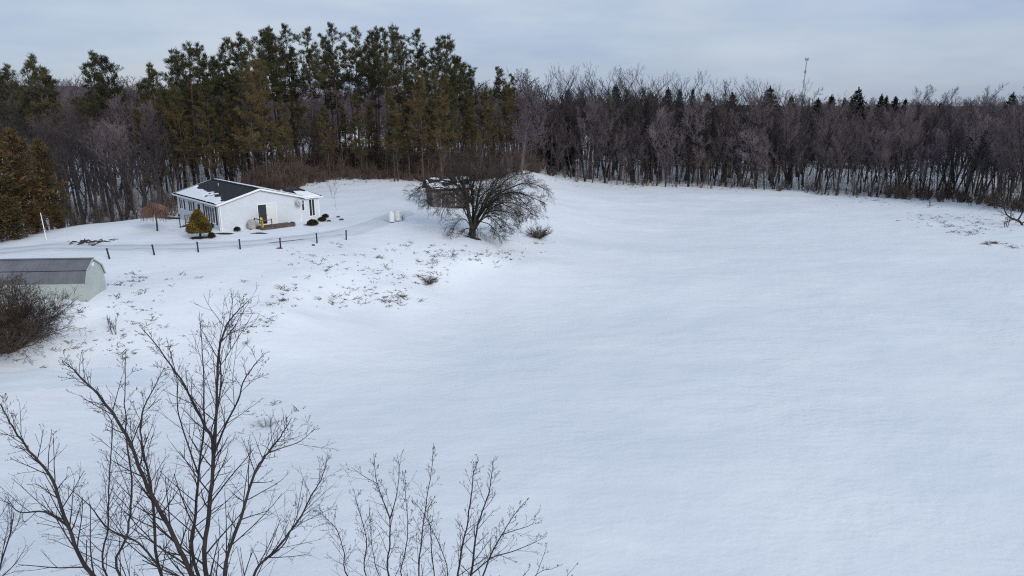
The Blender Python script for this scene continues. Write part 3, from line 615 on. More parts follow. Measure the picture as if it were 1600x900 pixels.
for z, w_ in ((hm - .6, 1.1), (hm - 7.5, .6)):
    b = MB(); b.box((-w_ * .8, -.2, z - .15), (w_ * .8, .2, z + .15)); b.box((-w_ * .8, -.25, z - .7), (-w_ * .8 + .4, .25, z + .9)); b.box((w_ * .8 - .4, -.25, z - .7), (w_ * .8, .25, z + .9)); b.build('antenna', M['mast'], ms)
# stones
def stone(u, v, s, lab, seed):
    r = np.random.RandomState(seed); p = G(u, v); b = MB(); prof = []
    import bmesh
    bm = bmesh.new(); bmesh.ops.create_icosphere(bm, subdivisions=2, radius=s)
    for vv in bm.verts:
        k = 1 + .5 * vnoise(np.array([vv.co.x * 3 / s + seed]), np.array([vv.co.y * 2 / s + vv.co.z * 2.3 / s]))[0]; vv.co.x *= k * 1.25; vv.co.y *= k; vv.co.z *= k * .75
    me = bpy.data.meshes.new('stone'); bm.to_mesh(me); bm.free(); me.materials.append(M['rock'])
    o = bpy.data.objects.new('stone', me); C.objects.link(o); o.location = (p[0], p[1], p[2] + s * .2); tag(o, lab, 'stone', 'stones near the house')
stone(457.5, 349.5, .24, 'dark stone at the right edge of the wooden deck', 1)
stone(514, 346, .2, 'dark stone below the two round shrubs at the house corner', 2)
stone(528.5, 339.5, .17, 'upper of two small dark stones right of the house', 3)
stone(533.5, 344, .19, 'lower of two small dark stones right of the house', 4)
stone(489.5, 383.5, .13, 'small dark stone left of the second post from the right', 5)

# ------------------------------------------------------------------ vegetation builders
UP = np.array([0, 0, 1.])
def perp(d, az):
    a = np.cross(d, UP if abs(d[2]) < .95 else np.array([1., 0, 0])); a /= np.linalg.norm(a); b = np.cross(d, a); return a * cos(az) + b * sin(az)
def along(P, t):
    k = t * (len(P) - 1); i = min(int(k), len(P) - 2); f = k - i; return P[i] * (1 - f) + P[i + 1] * f, unit(P[i + 1] - P[i])
def grow(r, p, d, L, rad, lvl, cfg, out):
    n = cfg['seg'][lvl]; P = [np.array(p, float)]; d = np.array(d, float); tr = cfg['trop'][lvl]; wg = cfg['wig'][lvl]
    for i in range(n):
        d = d + r.normal(0, wg, 3); d[2] += tr; d /= math.sqrt(d @ d); P.append(P[-1] + d * (L / n))
    tp = cfg['tip'][lvl]; R = [rad * (1 - (1 - tp) * i / n) for i in range(n + 1)]
    out[lvl].append((P, R))
    if lvl + 1 < len(cfg['seg']):
        m = cfg['n'][lvl]; m = max(1, int(m * (.8 + .4 * r.rand()))); az = r.rand() * 6.28
        for k in range(m):
            t = cfg['t0'][lvl] + (1 - cfg['t0'][lvl]) * (k + r.rand()) / m; t = min(t, .995)
            q, dd = along(P, t); az += 2.4 + r.normal(0, .4); a = radians(cfg['ang'][lvl] * (.75 + .5 * r.rand())) * (1.15 - .4 * t)
            cd_ = dd * cos(a) + perp(dd, az) * sin(a)
            ll = L * cfg['ratio'][lvl] * (1.15 - .65 * t) * (.7 + .6 * r.rand()); rr = min(rad * (1 - (1 - tp) * t) * .62, rad * cfg['rr'][lvl])
            grow(r, q, cd_, ll, max(rr, cfg['rmin']), lvl + 1, cfg, out)
BARE = dict(seg=[9, 6, 4, 2, 1], wig=[.05, .09, .12, .14, .1], trop=[.03, .10, .13, .12, .08], tip=[.3, .3, .35, .4, .5], n=[13, 9, 7, 5], t0=[.32, .2, .12, .1], ang=[36, 34, 36, 38], ratio=[.46, .46, .5, .55], rr=[.5, .5, .5, .6], rmin=.016)
def bare_tree(seed, Hh=20., over={}, lean=.03, forks=1, rad=.26):
    r = np.random.RandomState(seed); cfg = dict(BARE); cfg.update(over); out = [[] for _ in cfg['seg']]
    if forks == 1: grow(r, (0, 0, -.3), unit((r.normal(0, lean), r.normal(0, lean), 1)), Hh * .88, rad, 0, cfg, out)
    else:
        for k in range(forks):
            a = 2 * pi * k / forks + r.rand(); s = .1 + .12 * r.rand(); grow(r, (.1 * cos(a), .1 * sin(a), -.3), unit((s * cos(a), s * sin(a), 1)), Hh * (.78 + .12 * r.rand()), rad * .75, 0, cfg, out)
    return out
def fit_height(out, Hh):
    top = max(P[-1][2] for lv in out for P, R in lv); s = Hh / top
    return [[(np.array(P) * s, R) for P, R in lv] for lv in out]
def merge(lv): return [b for l in lv for b in l]

SPECIES = []          # (trunk mesh, crown mesh) of 20 m bare trees
specs = [(11, {}, .03, 1, .26), (12, dict(t0=[.45, .2, .12, .1], ang=[34, 40, 42, 42]), .05, 1, .24), (13, dict(ang=[34, 38, 40, 40], n=[9, 8, 7, 5], ratio=[.42, .46, .5, .55]), .04, 2, .26),
         (14, dict(t0=[.2, .15, .1, .1], ratio=[.40, .46, .5, .55], n=[17, 8, 6, 4]), .06, 1, .2), (15, dict(t0=[.5, .25, .1, .1], ang=[36, 44, 44, 42], ratio=[.5, .5, .5, .55]), .05, 1, .28), (16, dict(n=[8, 8, 7, 4], ang=[32, 38, 40, 40]), .05, 3, .22),
         (17, dict(t0=[.3, .1, .1, .1], ang=[30, 34, 38, 40], ratio=[.36, .4, .45, .5], n=[18, 8, 6, 5]), .03, 1, .17), (18, dict(t0=[.4, .2, .1, .1], ang=[52, 46, 42, 40], ratio=[.42, .48, .5, .5]), .08, 1, .24),
         (19, dict(t0=[.38, .2, .15, .1], ang=[36, 34, 36, 36], n=[8, 6, 5, 3], ratio=[.56, .52, .46, .45], wig=[.09, .1, .12, .12, .1], rr=[.62, .55, .5, .6], rmin=.016), .05, 1, .36), (20, dict(t0=[.35, .2, .15, .1], ang=[34, 34, 36, 36], n=[6, 6, 5, 3], ratio=[.54, .52, .46, .45], wig=[.09, .1, .12, .12, .1], rr=[.62, .55, .5, .6], rmin=.016), .06, 2, .36)]
for sp in specs:
    o = fit_height(bare_tree(sp[0], 20, sp[1], sp[2], sp[3], sp[4]), 20)
    b = MB(); b.tubes(merge(o[:2]), 6); tm = b.data('trunk', M['bark'], True)
    b = MB(); b.tubes(merge(o[2:]), 3); SPECIES.append((tm, b.data('crown', M['twig'] if sp[0] < 19 else M['darktwig'])))
tm_b = SPECIES[6][0].copy(); tm_b.materials.clear(); tm_b.materials.append(M['birch'])

def tufts(b, Cn, Ax, r, k=9, L=.4, w=.05, spread=.8):
    """needle tufts: k slim diamonds round each centre"""
    Cn, Ax = np.repeat(np.array(Cn), k, 0), np.repeat(np.array(Ax), k, 0); n = len(Cn)
    d = r.normal(0, 1, (n, 3)); d /= np.linalg.norm(d, axis=1, keepdims=True); d = Ax + spread * d; d /= np.linalg.norm(d, axis=1, keepdims=True) + 1e-9
    ll = L * (.6 + .7 * r.rand(n, 1)); s = np.cross(d, r.normal(0, 1, (n, 3))); s /= np.linalg.norm(s, axis=1, keepdims=True) + 1e-9
    o = Cn + r.normal(0, L * .12, (n, 3)); V = np.stack([o, o + d * ll * .55 + s * w, o + d * ll, o + d * ll * .55 - s * w], 1)
    b.add(V.reshape(-1, 3), quads=np.arange(n * 4).reshape(-1, 4))

def pine(seed, Hh=22., base=.5, width=2.6, nm='needle', k=12, wh=.62):
    width *= 1.04
    r = np.random.RandomState(seed); tr = []; wood = []; dead = []; Cn = []; Ax = []
    P = [np.array([0, 0, -.3])]; d = np.array([r.normal(0, .012), r.normal(0, .012), 1.])
    for i in range(10): d = unit(d + np.array([r.normal(0, .012), r.normal(0, .012), 0])); P.append(P[-1] + d * Hh / 10)
    P = np.array(P); tr.append((P, [.2 * (1 - .88 * i / 10) for i in range(11)]))
    z = base * Hh; az = r.rand() * 6
    while z < Hh * .985:
        f = (z / Hh - base) / (1 - base); ln0 = width * (min(1, .55 + f * 2.2) * (1 - f) ** .62 + .14)
        for j in range(r.randint(3, 6)):
            if r.rand() < .26: continue
            az += 6.28 / 5 + r.normal(0, .35); ln = ln0 * (.4 + .95 * r.rand()); q, _ = along(P, z / Hh)
            el = -.1 + .95 * f + r.normal(0, .12); dr = np.array([cos(az) * cos(el), sin(az) * cos(el), sin(el)]); B = [q]; n = 4
            for i in range(n): dr = unit(dr + np.array([r.normal(0, .1), r.normal(0, .1), .13 + .1 * f])); B.append(B[-1] + dr * ln / n)
            wood.append((B, [.045 * (1 - .8 * i / n) * (.5 + ln / width * .6) for i in range(n + 1)]))
            Cn.append(B[-1]); Ax.append(unit(dr + UP * .8))
            for i in range(int(2 + ln * 4)):
                t = .25 + .75 * r.rand(); qq, dd = along(np.array(B), t); a2 = r.rand() * 6.28; sd2 = unit(dd * .8 + perp(dd, a2) * .8 + UP * .35); l2 = ln * .3 * (.4 + r.rand()); e = qq + sd2 * l2
                if i < 4: wood.append(([qq, e], [.016, .009]))
                Cn.append(e); Ax.append(unit(sd2 * .7 + UP * .7)); 
                if l2 > .35: Cn.append(qq + sd2 * l2 * .55); Ax.append(unit(sd2 * .6 + UP * .8))
        z += wh * (.75 + .5 * r.rand())
    for i in range(int(70 * base + 8)):
        t = .1 + (base - .06) * r.rand() ** .8; q, _ = along(P, t); a = r.rand() * 6.28; el = r.normal(-.12, .2); ln = 1.9 * (.4 + .8 * r.rand()) * (.5 + t); dr = np.array([cos(a) * cos(el), sin(a) * cos(el), sin(el)]); B = [q]
        for _ in range(3): dr = unit(dr + r.normal(0, .13, 3)); B.append(B[-1] + dr * ln / 3)
        dead.append((B, [.032, .025, .018, .012]))
        for _ in range(4): qq, dd = along(np.array(B), .3 + .7 * r.rand()); dead.append(([qq, qq + unit(dd + r.normal(0, .6, 3)) * ln * .35], [.014, .008]))
    b = MB(); b.tubes(tr, 7); t_ = b.data('trunk', M['pinebark'], True)
    b = MB(); b.tubes(wood, 3); b.tubes(dead, 3); w_ = b.data('branches', M['deadpine'])
    b = MB(); tufts(b, Cn, Ax, r, k, .5, .026, .72); c_ = b.data('crown', M[nm])
    return t_, w_, c_
PINES = [pine(31, base=.52), pine(32, base=.58, width=2.3), pine(33, base=.45, width=2.9), pine(34, base=.62, width=2.2), pine(35, base=.36, width=2.7, nm='olive', wh=.75), pine(36, base=.48, width=2.5), pine(37, base=.28, width=2.5, nm='olive', wh=.8), pine(38, base=.55, width=2.7)]

def conifer(seed, Hh, wid, nm, base=.04, k=5, dens=1., droop=-.15, L=.5, w=.08, p=.9, bark='pinebark'):
    r = np.random.RandomState(seed); Cn = []; Ax = []; wood = []; z = base * Hh; az = 0
    while z < Hh * .99:
        f = (z / Hh - base) / (1 - base); ln0 = wid * (1 - f) ** p * min(1, .6 + f * 5) + .08
        for j in range(max(3, int(7 * dens))):
            az += 2.4; ln = ln0 * (.5 + .75 * r.rand()) * (1 + .22 * math.sin(az * 3 + z * 1.3 + seed)); el = droop + .5 * f + r.normal(0, .12); d = np.array([cos(az) * cos(el), sin(az) * cos(el), sin(el)]); q = np.array([0, 0, z + r.normal(0, .1)]); e = q + d * ln; e[2] += .12 * ln
            wood.append(([q, (q + e) / 2 - UP * .04, e], [.03, .02, .008]))
            for t in np.linspace(.3, 1, max(2, int(ln / .2 * dens))):
                c = q * (1 - t) + e * t + r.normal(0, .07 * (1 + ln * .6), 3); Cn.append(c); Ax.append(unit(d * .8 + np.array([0, 0, droop * .6 + .15])))
        z += .3 / dens * (.8 + .4 * r.rand())
    for k_ in range(4): Cn.append(np.array([0, 0, Hh - .3 + .16 * k_])); Ax.append(UP * 3)
    b = MB(); b.tubes([(np.array([(0, 0, -.3), (0, 0, Hh * .5), (0, 0, Hh * .98)]), [.016 * Hh, .01 * Hh, .01])], 7); b_t = b.data('trunk', M[bark], True)
    b = MB(); tufts(b, Cn, Ax, r, k, L, w, .8); c_ = b.data('crown', M[nm]); b = MB(); b.tubes(wood, 3)
    return b_t, b.data('branches', M['deadpine']), c_
def plant_tree(name, label, cat, p, meshes, s, rz, group=None, names=('trunk', 'branches', 'crown'), tilt=(0, 0)):
    t = thing(name, label, cat, tuple(p), 0, group); t.rotation_euler = (tilt[0], tilt[1], rz); t.scale = s if isinstance(s, tuple) else (s, s, s)
    for nm, me in zip(names, meshes):
        c = inst(nm, me, t)
        if nm == 'branches': c['kind'] = 'stuff'
    return t
def ground_at(u, d):
    """ground point at distance d (metres along the view) in the direction of column u"""
    f = d; x = (u - 800) / FPX * f; y = d
    for _ in range(3):
        z = H(x, y); ff = y * cos(PITCH) - (z - ZC) * sin(PITCH); x = (u - 800) / FPX * ff
    return np.array([x, y, H(x, y)])
def height_to(p, v):                                # height that makes a tree at p reach row v
    return aty(800, v, p[1])[2] - p[2]

# ------------------------------------------------------------------ pine stand
rp_ = random.Random(8)
SKYL = [(26, 106, 100), (40, 103, 112), (85, 104, 104), (107, 90, 99), (166, 84, 97), (202, 87, 101), (262, 104, 112), (293, 82, 108), (313, 71, 104), (339, 71, 111), (364, 59, 106), (383, 54, 112), (405, 64, 104), (429, 44, 110), (442, 48, 122), (467, 42, 114), (493, 47, 109), (516, 56, 126),
        (535, 40, 113), (562, 45, 120), (579, 48, 112), (595, 45, 126), (611, 47, 117), (629, 46, 110), (655, 49, 118), (679, 62, 111), (698, 60, 116), (721, 88, 119), (740, 104, 128), (779, 104, 133), (800, 118, 141)]
nsk = len(SKYL)
where = ['at the left edge of the picture', 'near the left edge', 'left of the house', 'left of the house', 'left of the house', 'left of the house']
zones_p = [(0, 240, 'left of the house'), (240, 420, 'behind the house'), (420, 560, 'behind the addition'), (560, 730, 'behind the yard'), (730, 830, 'behind the spreading tree')]
cnt = {}
forms = ['slim tuft-topped pine', 'narrow topped bare-stemmed pine', 'broad topped dark pine', 'high crowned long-trunked pine', 'full olive tinted pine', 'straight dark green pine', 'low branched olive green pine', 'spreading topped pine']
allp = []
for i, (u, v, d) in enumerate(SKYL): allp.append((u, v, d, [0, 1, 2, 3, 5, 7][rp_.randrange(6)], 'skyline'))
for u, v, d, k in [(300, 130, 99, 4), (335, 120, 98, 6), (398, 98, 96, 4), (372, 140, 100, 6), (420, 90, 99, 4), (450, 150, 103, 6), (640, 120, 106, 6), (662, 112, 104, 4), (690, 105, 105, 6), (705, 118, 108, 4), (735, 140, 112, 6), (622, 150, 105, 6), (755, 135, 118, 4), (790, 130, 125, 4), (275, 150, 100, 6), (240, 170, 98, 6), (545, 165, 112, 6), (585, 160, 110, 4), (768, 160, 122, 6), (500, 175, 112, 4)]:
    allp.append((u, v, d, k, 'lower'))
for u in range(12, 285, 44): allp.append((u + rp_.random() * 20, 112 + rp_.random() * 46, 96 + 22 * rp_.random(), [0, 1, 3, 5, 7][rp_.randrange(5)], 'lower'))
for u in range(300, 730, 52): allp.append((u + rp_.random() * 26, 128 + rp_.random() * 38, 103 + 9 * rp_.random(), 4 + 2 * rp_.randrange(2), 'lower'))
for u in range(282, 735, 34): allp.append((u + rp_.random() * 22, float(np.interp(u, [280, 430, 650, 740], [92, 60, 60, 112])) + rp_.random() * 22, 120 + 26 * rp_.random(), [1, 3, 1, 3, 0][rp_.randrange(5)], 'lower'))
allp.sort(key=lambda a: a[0])
for u, v, d, k, tier in allp:
    zi = [j for j, z in enumerate(zones_p) if z[0] <= u < z[1]][0]; c = cnt.get((zi, tier), 0); cnt[(zi, tier)] = c + 1
    p = ground_at(u, d); hh = height_to(p, v); s = hh / 22.
    lab = forms[k] + ', ' + ordinal(c) + ' from left ' + ('on the skyline ' if tier == 'skyline' else 'among shorter ones ') + zones_p[zi][2]
    plant_tree('pine_tree', lab, 'pine tree', p, PINES[k], (s * 1.02, s * 1.02, s), rp_.random() * 6.28, 'pines behind the house and yard')

# ------------------------------------------------------------------ bronze cedars at the left
CED = [conifer(51, 12, 2.4, 'cedar', .12, 4, .95, .35, .45, .06, .55), conifer(52, 9, 2.1, 'cedar', .02, 5, 1.1, .3, .42, .055, .42)]
ceds = [(4, 200, 66, 0, 1.35, 'tall bronze green cedar at the left edge of the picture'), (44, 206, 69, 0, 1.3, 'tall bronze cedar second from the left edge behind the white pole'), (82, 222, 72, 0, 1.15, 'bronze cedar right of the white pole, last of the tall ones'),
        (22, 310, 64, 1, 1.5, 'low bushy bronze cedar in front at the left edge'), (58, 318, 66.5, 1, 1.5, 'low bushy bronze cedar directly behind the white pole'), (92, 322, 69, 1, 1.45, 'low bushy bronze cedar at the right end of the cedar clump'), (-20, 300, 63, 1, 1.5, 'low bushy bronze cedar cut by the left picture edge')]
for u, v, d, k, wf, lab in ceds:
    p = ground_at(u, d); hh = height_to(p, v); s = hh / (12, 9)[k]
    plant_tree('cedar_tree', lab, 'cedar', p, CED[k], (s * wf, s * wf, s), rp_.random() * 6, 'cedars at the left')

# ------------------------------------------------------------------ dark spruces showing above and inside the right wood
SPR = [conifer(61, 18, 5.2, 'spruce', .08, 6, 1.0, -.25, .42, .08, .95), conifer(62, 16, 3.9, 'spruce', .08, 6, 1.0, -.25, .4, .075, 1.0)]
sprs = [(1327, 140, 178, 0, 1.25, 'largest dark spruce on the skyline right of the mast'), (1308, 156, 182, 1, 1.0, 'small dark spruce on the left flank of the largest skyline spruce'), (1288, 151, 190, 1, 1.2, 'rounded dark spruce on the skyline halfway from the mast to the largest spruce'), (1268, 156, 195, 1, 1.2, 'dark spruce on the skyline just right of the mast'),
        (1364, 150, 188, 1, .9, 'left one of two pointed spruces right of the largest spruce'), (1372, 152, 192, 1, .8, 'right one of two pointed spruces right of the largest spruce'), (1386, 153, 190, 1, 1.0, 'dark spruce below the pale rounded bare crown on the right skyline'), (1402, 156, 196, 1, .8, 'narrow dark spruce right of the pale rounded bare crown'),
        (1562, 148, 165, 0, 1.1, 'dark spruce among bare tops near the right picture edge'), (1076, 140, 205, 1, .7, 'small pointed spruce seen between bare crowns in the middle skyline'), (886, 142, 190, 1, 1.2, 'blue dark spruce among the tallest bare trees, left one'), (1038, 140, 190, 1, 1.1, 'broad dark spruce under the middle bare crowns'), (958, 135, 185, 1, 1.1, 'dark spruce beneath the tallest bare crowns, right one'), (842, 168, 160, 0, 1.2, 'dark blue green spruce low in the gap right of the pines'), (878, 160, 150, 0, 1.2, 'dark spruce low behind the first tall bare trunks'),
        (1012, 146, 178, 1, 1.2, 'dark spruce under the bare crowns just right of the tallest group'), (1056, 142, 182, 1, .8, 'slim spruce left of the small pointed middle spruce'), (1098, 148, 176, 1, 1.3, 'wide dark spruce right of the small pointed middle spruce'), (1136, 147, 180, 1, 1.0, 'spruce tip halfway between the middle spruces and the mast'), (1192, 138, 172, 0, 1.2, 'big dark spruce mass standing in the bare crowns left of the mast'), (1226, 152, 178, 1, 1.1, 'spruce tip just left of the mast'),
        (1422, 164, 190, 1, 1.1, 'low spruce tip right of the pale rounded crown'), (1456, 162, 188, 1, 1.0, 'spruce tip left of the slender bare tops on the right'), (1532, 163, 180, 1, 1.2, 'low spruce tip left of the right edge spruce')]
for u, v, d, k, wf, lab in sprs:
    p = ground_at(u, d); hh = height_to(p, v); s = hh / (18, 16)[k]
    plant_tree('spruce_tree', lab, 'spruce', p, SPR[k], (s * wf, s * wf, s), rp_.random() * 6, 'dark spruces in the right wood')

# ------------------------------------------------------------------ bare trees that can be told apart
EDGE = [(805, 262, 3.6), (830, 268, 3.1), (870, 277, 2.2), (900, 284, 1.5), (950, 289, .8), (1000, 292, .4), (1100, 295, .2), (1240, 300, 0), (1320, 308, .1), (1400, 310, .2), (1500, 316, .4), (1600, 333, .5), (1680, 345, .5)]
EDW = np.array([G(u, v) for u, v, _ in EDGE]); EU = [e[0] for e in EDGE]
def edge_d(u): return float(np.interp(u, EU, EDW[:, 1]))
TOPV = ([780, 830, 850, 1000, 1050, 1100, 1200, 1250, 1275, 1330, 1400, 1480, 1550, 1600, 1700], [150, 118, 98, 95, 108, 113, 120, 124, 158, 170, 165, 158, 166, 150, 150])
def topv(u): return float(np.interp(u, *TOPV))
zones_b = [(800, 905, 'above the dark box'), (905, 1010, 'under the tallest crowns'), (1010, 1110, 'right of the tallest'), (1110, 1200, 'left of the mast'), (1200, 1290, 'below the mast'), (1290, 1400, 'below the largest spruce'), (1400, 1500, 'beyond the weedy verge'), (1500, 1720, 'at the right edge')]
kindw = ['dark straight-stemmed', 'high crowned dark', 'twin-stemmed', 'low branched bushy', 'broad crowned', 'three-stemmed', 'slender upright', 'crooked wide-limbed', 'tall open crowned', 'tall forked']
rb2 = random.Random(21); bt = []
bt += [(858, 102, 4, 9), (872, 98, 9, 8), (897, 96, 6, 9), (922, 95, 5, 8), (946, 94, 9, 9), (968, 96, 7, 8), (988, 94, 6, 9), (1010, 105, 8, 8), (1030, 108, 10, 9), (1072, 108, 12, 8), (1098, 113, 9, 9), (1128, 118, 12, 8), (1155, 113, 10, 9), (1180, 122, 8, 8), (1205, 120, 12, 9), (1232, 120, 10, 8), (1392, 148, 45, 9), (1488, 136, 26, 8), (1512, 152, 24, 9), (1582, 140, 22, 8), (1598, 134, 20, 9)]
for row, (o0, o1, step) in enumerate([(0, 5, 20), (4, 11, 21), (10, 20, 21), (18, 34, 20)]):
    u = 812 + rb2.random() * 10
    while u < 1700:
        q = rb2.random(); vt = topv(u) + ((66 if row < 2 else 56) if u < 1255 else (26 if row < 2 else 6)) + rb2.gauss(0, 26 if row < 2 else 16)
        bt.append((u, vt, o0 + (o1 - o0) * rb2.random(), rb2.randrange(8))); u += step * (.55 + .9 * rb2.random())
u = 880
while u < 1690:                                       # low bushy trees at the very edge
    bt.append((u, np.interp(u, [880, 1280, 1700], [212, 215, 232]) + rb2.gauss(0, 14), 1 + 6 * rb2.random(), [3, 6, 3, 7][rb2.randrange(4)])); u += 27 * (.4 + 1.2 * rb2.random())
for u in range(850, 1250, 17): bt.append((u + rb2.random() * 16, topv(u) + 8 + abs(rb2.gauss(0, 12)), 8 + 20 * rb2.random(), [8, 9][rb2.randrange(2)]))
bt = [t for t in bt if not (t[0] < 850 and t[1] < 130)]
bt.sort(key=lambda t: t[0]); cb = {}
for u, v, off, k in bt:
    p = ground_at(u, edge_d(u) + off + .8); hh = max(5., height_to(p, v)); s = hh / 20.; zi = [j for j, z in enumerate(zones_b) if z[0] <= u < z[1]][0]
    row = 'front' if off < 9 else 'rear'; c = cb.get((zi, row), 0); cb[(zi, row)] = c + 1; wd = s * (.85 + .3 * rb2.random())
    plant_tree('bare_tree', f'{kindw[k]} leafless tree, {ordinal(c)} from left in the {row} rank {zones_b[zi][2]}', 'tree', p, SPECIES[k], (wd, wd, s), rb2.random() * 6.28, 'bare trees along the far field edge', ('trunk', 'crown'), (rb2.gauss(0, .035), rb2.gauss(0, .05)))
for u, v, off, lab in [(1520, 205, 9, 'pale leaning birch stem in the dark wood at the right')]:
    p = ground_at(u, edge_d(u) + off); plant_tree('birch_tree', lab, 'tree', p, (tm_b, SPECIES[6][1]), height_to(p, v) / 20., 1., None, ('trunk', 'crown'), (0, .12))
# left wood and the trees between the pines
zones_l = [(0, 130, 'behind the cedars'), (130, 270, 'left of the house'), (270, 440, 'behind the house roof'), (440, 640, 'under the middle pines'), (640, 800, 'behind the spreading tree')]
lt = []
for row, (d0, d1, step, v0) in enumerate([(80, 88, 21, 195), (88, 98, 20, 165), (97, 112, 20, 150)]):
    u = -6 + rb2.random() * 10
    while u < 420:
        lt.append((u, v0 + rb2.gauss(0, 18), d0 + (d1 - d0) * rb2.random(), [8, 9, 1, 8, 9, 4][rb2.randrange(6)], row)); u += step * (.55 + .9 * rb2.random())
for u, v, d, k in [(470, 190, 112, 3), (510, 172, 108, 3), (560, 190, 116, 6), (600, 200, 112, 6), (648, 185, 118, 3), (700, 190, 114, 6), (730, 170, 124, 0), (752, 180, 118, 3), (772, 165, 130, 6), (792, 155, 132, 0), (812, 140, 138, 6), (826, 135, 142, 1), (455, 205, 105, 6), (425, 195, 104, 3), (625, 175, 124, 0), (675, 165, 126, 1), (540, 175, 128, 4)]: lt.append((u, v, d, k, 3))
for u in range(2, 420, 22): lt.append((u + rb2.random() * 16, 128 + rb2.gauss(0, 8), 112 + 22 * rb2.random(), [8, 9, 0, 1, 4][rb2.randrange(5)], 3))
lt = [t for t in lt if not (262 < t[0] < 500 and t[2] < 97)]
lt.sort(key=lambda t: t[0]); cl = {}
for u, v, d, k, row in lt:
    if u < -2: continue
    p = ground_at(u, d); s = max(4.5, height_to(p, v)) / 20.; zi = [j for j, z in enumerate(zones_l) if z[0] <= max(u, 0) < z[1] or (j == 4 and u >= 800)][0]; rk = 'nearer' if row < 2 else 'farther'; c = cl.get((zi, rk), 0); cl[(zi, rk)] = c + 1
    plant_tree('bare_tree', f'{kindw[k]} leafless tree, {ordinal(c)} from left in the {rk} rank {zones_l[zi][2]}', 'tree', p, SPECIES[k], (s, s, s), rb2.random() * 6.28, 'bare trees in the left wood', ('trunk', 'crown'), (rb2.gauss(0, .04), rb2.gauss(0, .05)))

# ------------------------------------------------------------------ masses nobody could count
def scatter(name, templates, places, m, label, rs):
    """places: (x, y, z, sxy, sz, rot); templates: (V, Q) arrays; one joined mesh"""
    b = MB()
    for i, (x, y, z, s, sz, a) in enumerate(places):
        V, Q = templates[i % len(templates)]; c, sn = cos(a), sin(a)
        b.add(np.c_[(V[:, 0] * c - V[:, 1] * sn) * s + x, (V[:, 0] * sn + V[:, 1] * c) * s + y, V[:, 2] * sz + z], quads=Q)
    return tag(b.build(name, m), label, None, None, 'stuff')
def template(brs, sides=3):
    b = MB(); b.tubes(brs, sides); return np.concatenate(b.v), np.concatenate(b.q)
FARCFG = dict(seg=[4, 2, 1, 1], wig=[.06, .14, .16, .1], trop=[.03, .08, .05, .02], tip=[.3, .35, .5, .5], n=[12, 8, 5], t0=[.27, .15, .1], ang=[40, 38, 40], ratio=[.42, .48, .55], rr=[.5, .55, .6], rmin=.045)
def far_tpl(seed):
    o = fit_height(bare_tree(seed, 20, {**FARCFG}, .03, 1, .24), 20); return template(merge(o))
FT = [far_tpl(80 + i) for i in range(6)]
rf = random.Random(4); pl = []
for i in range(430):                                  # right wood, deep part
    u = 800 + 900 * (i + rf.random()) / 430; d = edge_d(u) + 34 + 95 * rf.random(); p = ground_at(u, d); h = max(9, height_to(p, topv(u) + (58 if u < 1260 else 8) + rf.gauss(0, 8))); pl.append((p[0], p[1], p[2], h / 20 * (.9 + .4 * rf.random()), h / 20, rf.random() * 6.28))
for i in range(330):                                  # beyond the pines
    u = -60 + 900 * (i + rf.random()) / 330; d = 165 + 150 * rf.random(); p = ground_at(u, d); h = max(9, height_to(p, 134 + rf.gauss(0, 11))); pl.append((p[0], p[1], p[2], h / 20 * 1.1, h / 20, rf.random() * 6.28))
for i in range(230):                                  # farther still behind the right wood
    u = 1230 + 500 * (i + rf.random()) / 230; d = 230 + 120 * rf.random(); p = ground_at(u, d); h = max(9, height_to(p, 163 + rf.gauss(0, 8))); pl.append((p[0], p[1], p[2], h / 20 * 1.2, h / 20, rf.random() * 6.28))
for i in range(170):                                  # among and just behind the pines
    u = 90 + 750 * (i + rf.random()) / 170; d = 122 + 45 * rf.random(); p = ground_at(u, d); h = max(5, height_to(p, 172 + rf.gauss(0, 16))); pl.append((p[0], p[1], p[2], h / 20 * 1.35, h / 20, rf.random() * 6.28))
def seen_house(q):
    uu = proj((q[0], q[1], q[2] + 2))[0]; return (q[1] < 165 and 528 < uu < 576) or (q[1] < 175 and 828 < uu < 868)
pl = [q for q in pl if not seen_house(q)]
rf.shuffle(pl)
scatter('far_wood', FT, pl, M['farwood'], 'purple brown mass of leafless trees deep in the wood', 1)

SAPCFG = dict(seg=[4, 2, 1], wig=[.06, .15, .1], trop=[.02, .06, .02], tip=[.35, .5, .6], n=[10, 4], t0=[.2, .15], ang=[34, 36], ratio=[.38, .5], rr=[.5, .6], rmin=.011)
ST = [template(merge(fit_height(bare_tree(90 + i, 5, SAPCFG, .08, 1, .032), 5))) for i in range(6)]
pl = []
for i in range(620):
    u = 812 + 880 * (i + rf.random()) / 620; off = abs(rf.gauss(0, 11)) - .5; p = ground_at(u, edge_d(u) + off); h = rf.uniform(1.2, 7.5) * (.6 if off < 1 else 1); pl.append((p[0], p[1], p[2] - .1, h / 5 * 1.1, h / 5, rf.random() * 6.28))
for i in range(520):
    u = 100 + 730 * (i + rf.random()) / 520; d = 104 + 4 * (u > 700) + 32 * rf.random() if u > 270 else 80 + 30 * rf.random(); p = ground_at(u, d); h = rf.uniform(2, 7); pl.append((p[0], p[1], p[2] - .1, h / 5, h / 5, rf.random() * 6.28))
rf.shuffle(pl)
scatter('sapling_thicket', ST, pl, M['sapling'], 'thin grey brown saplings crowding the wood edge', 2)

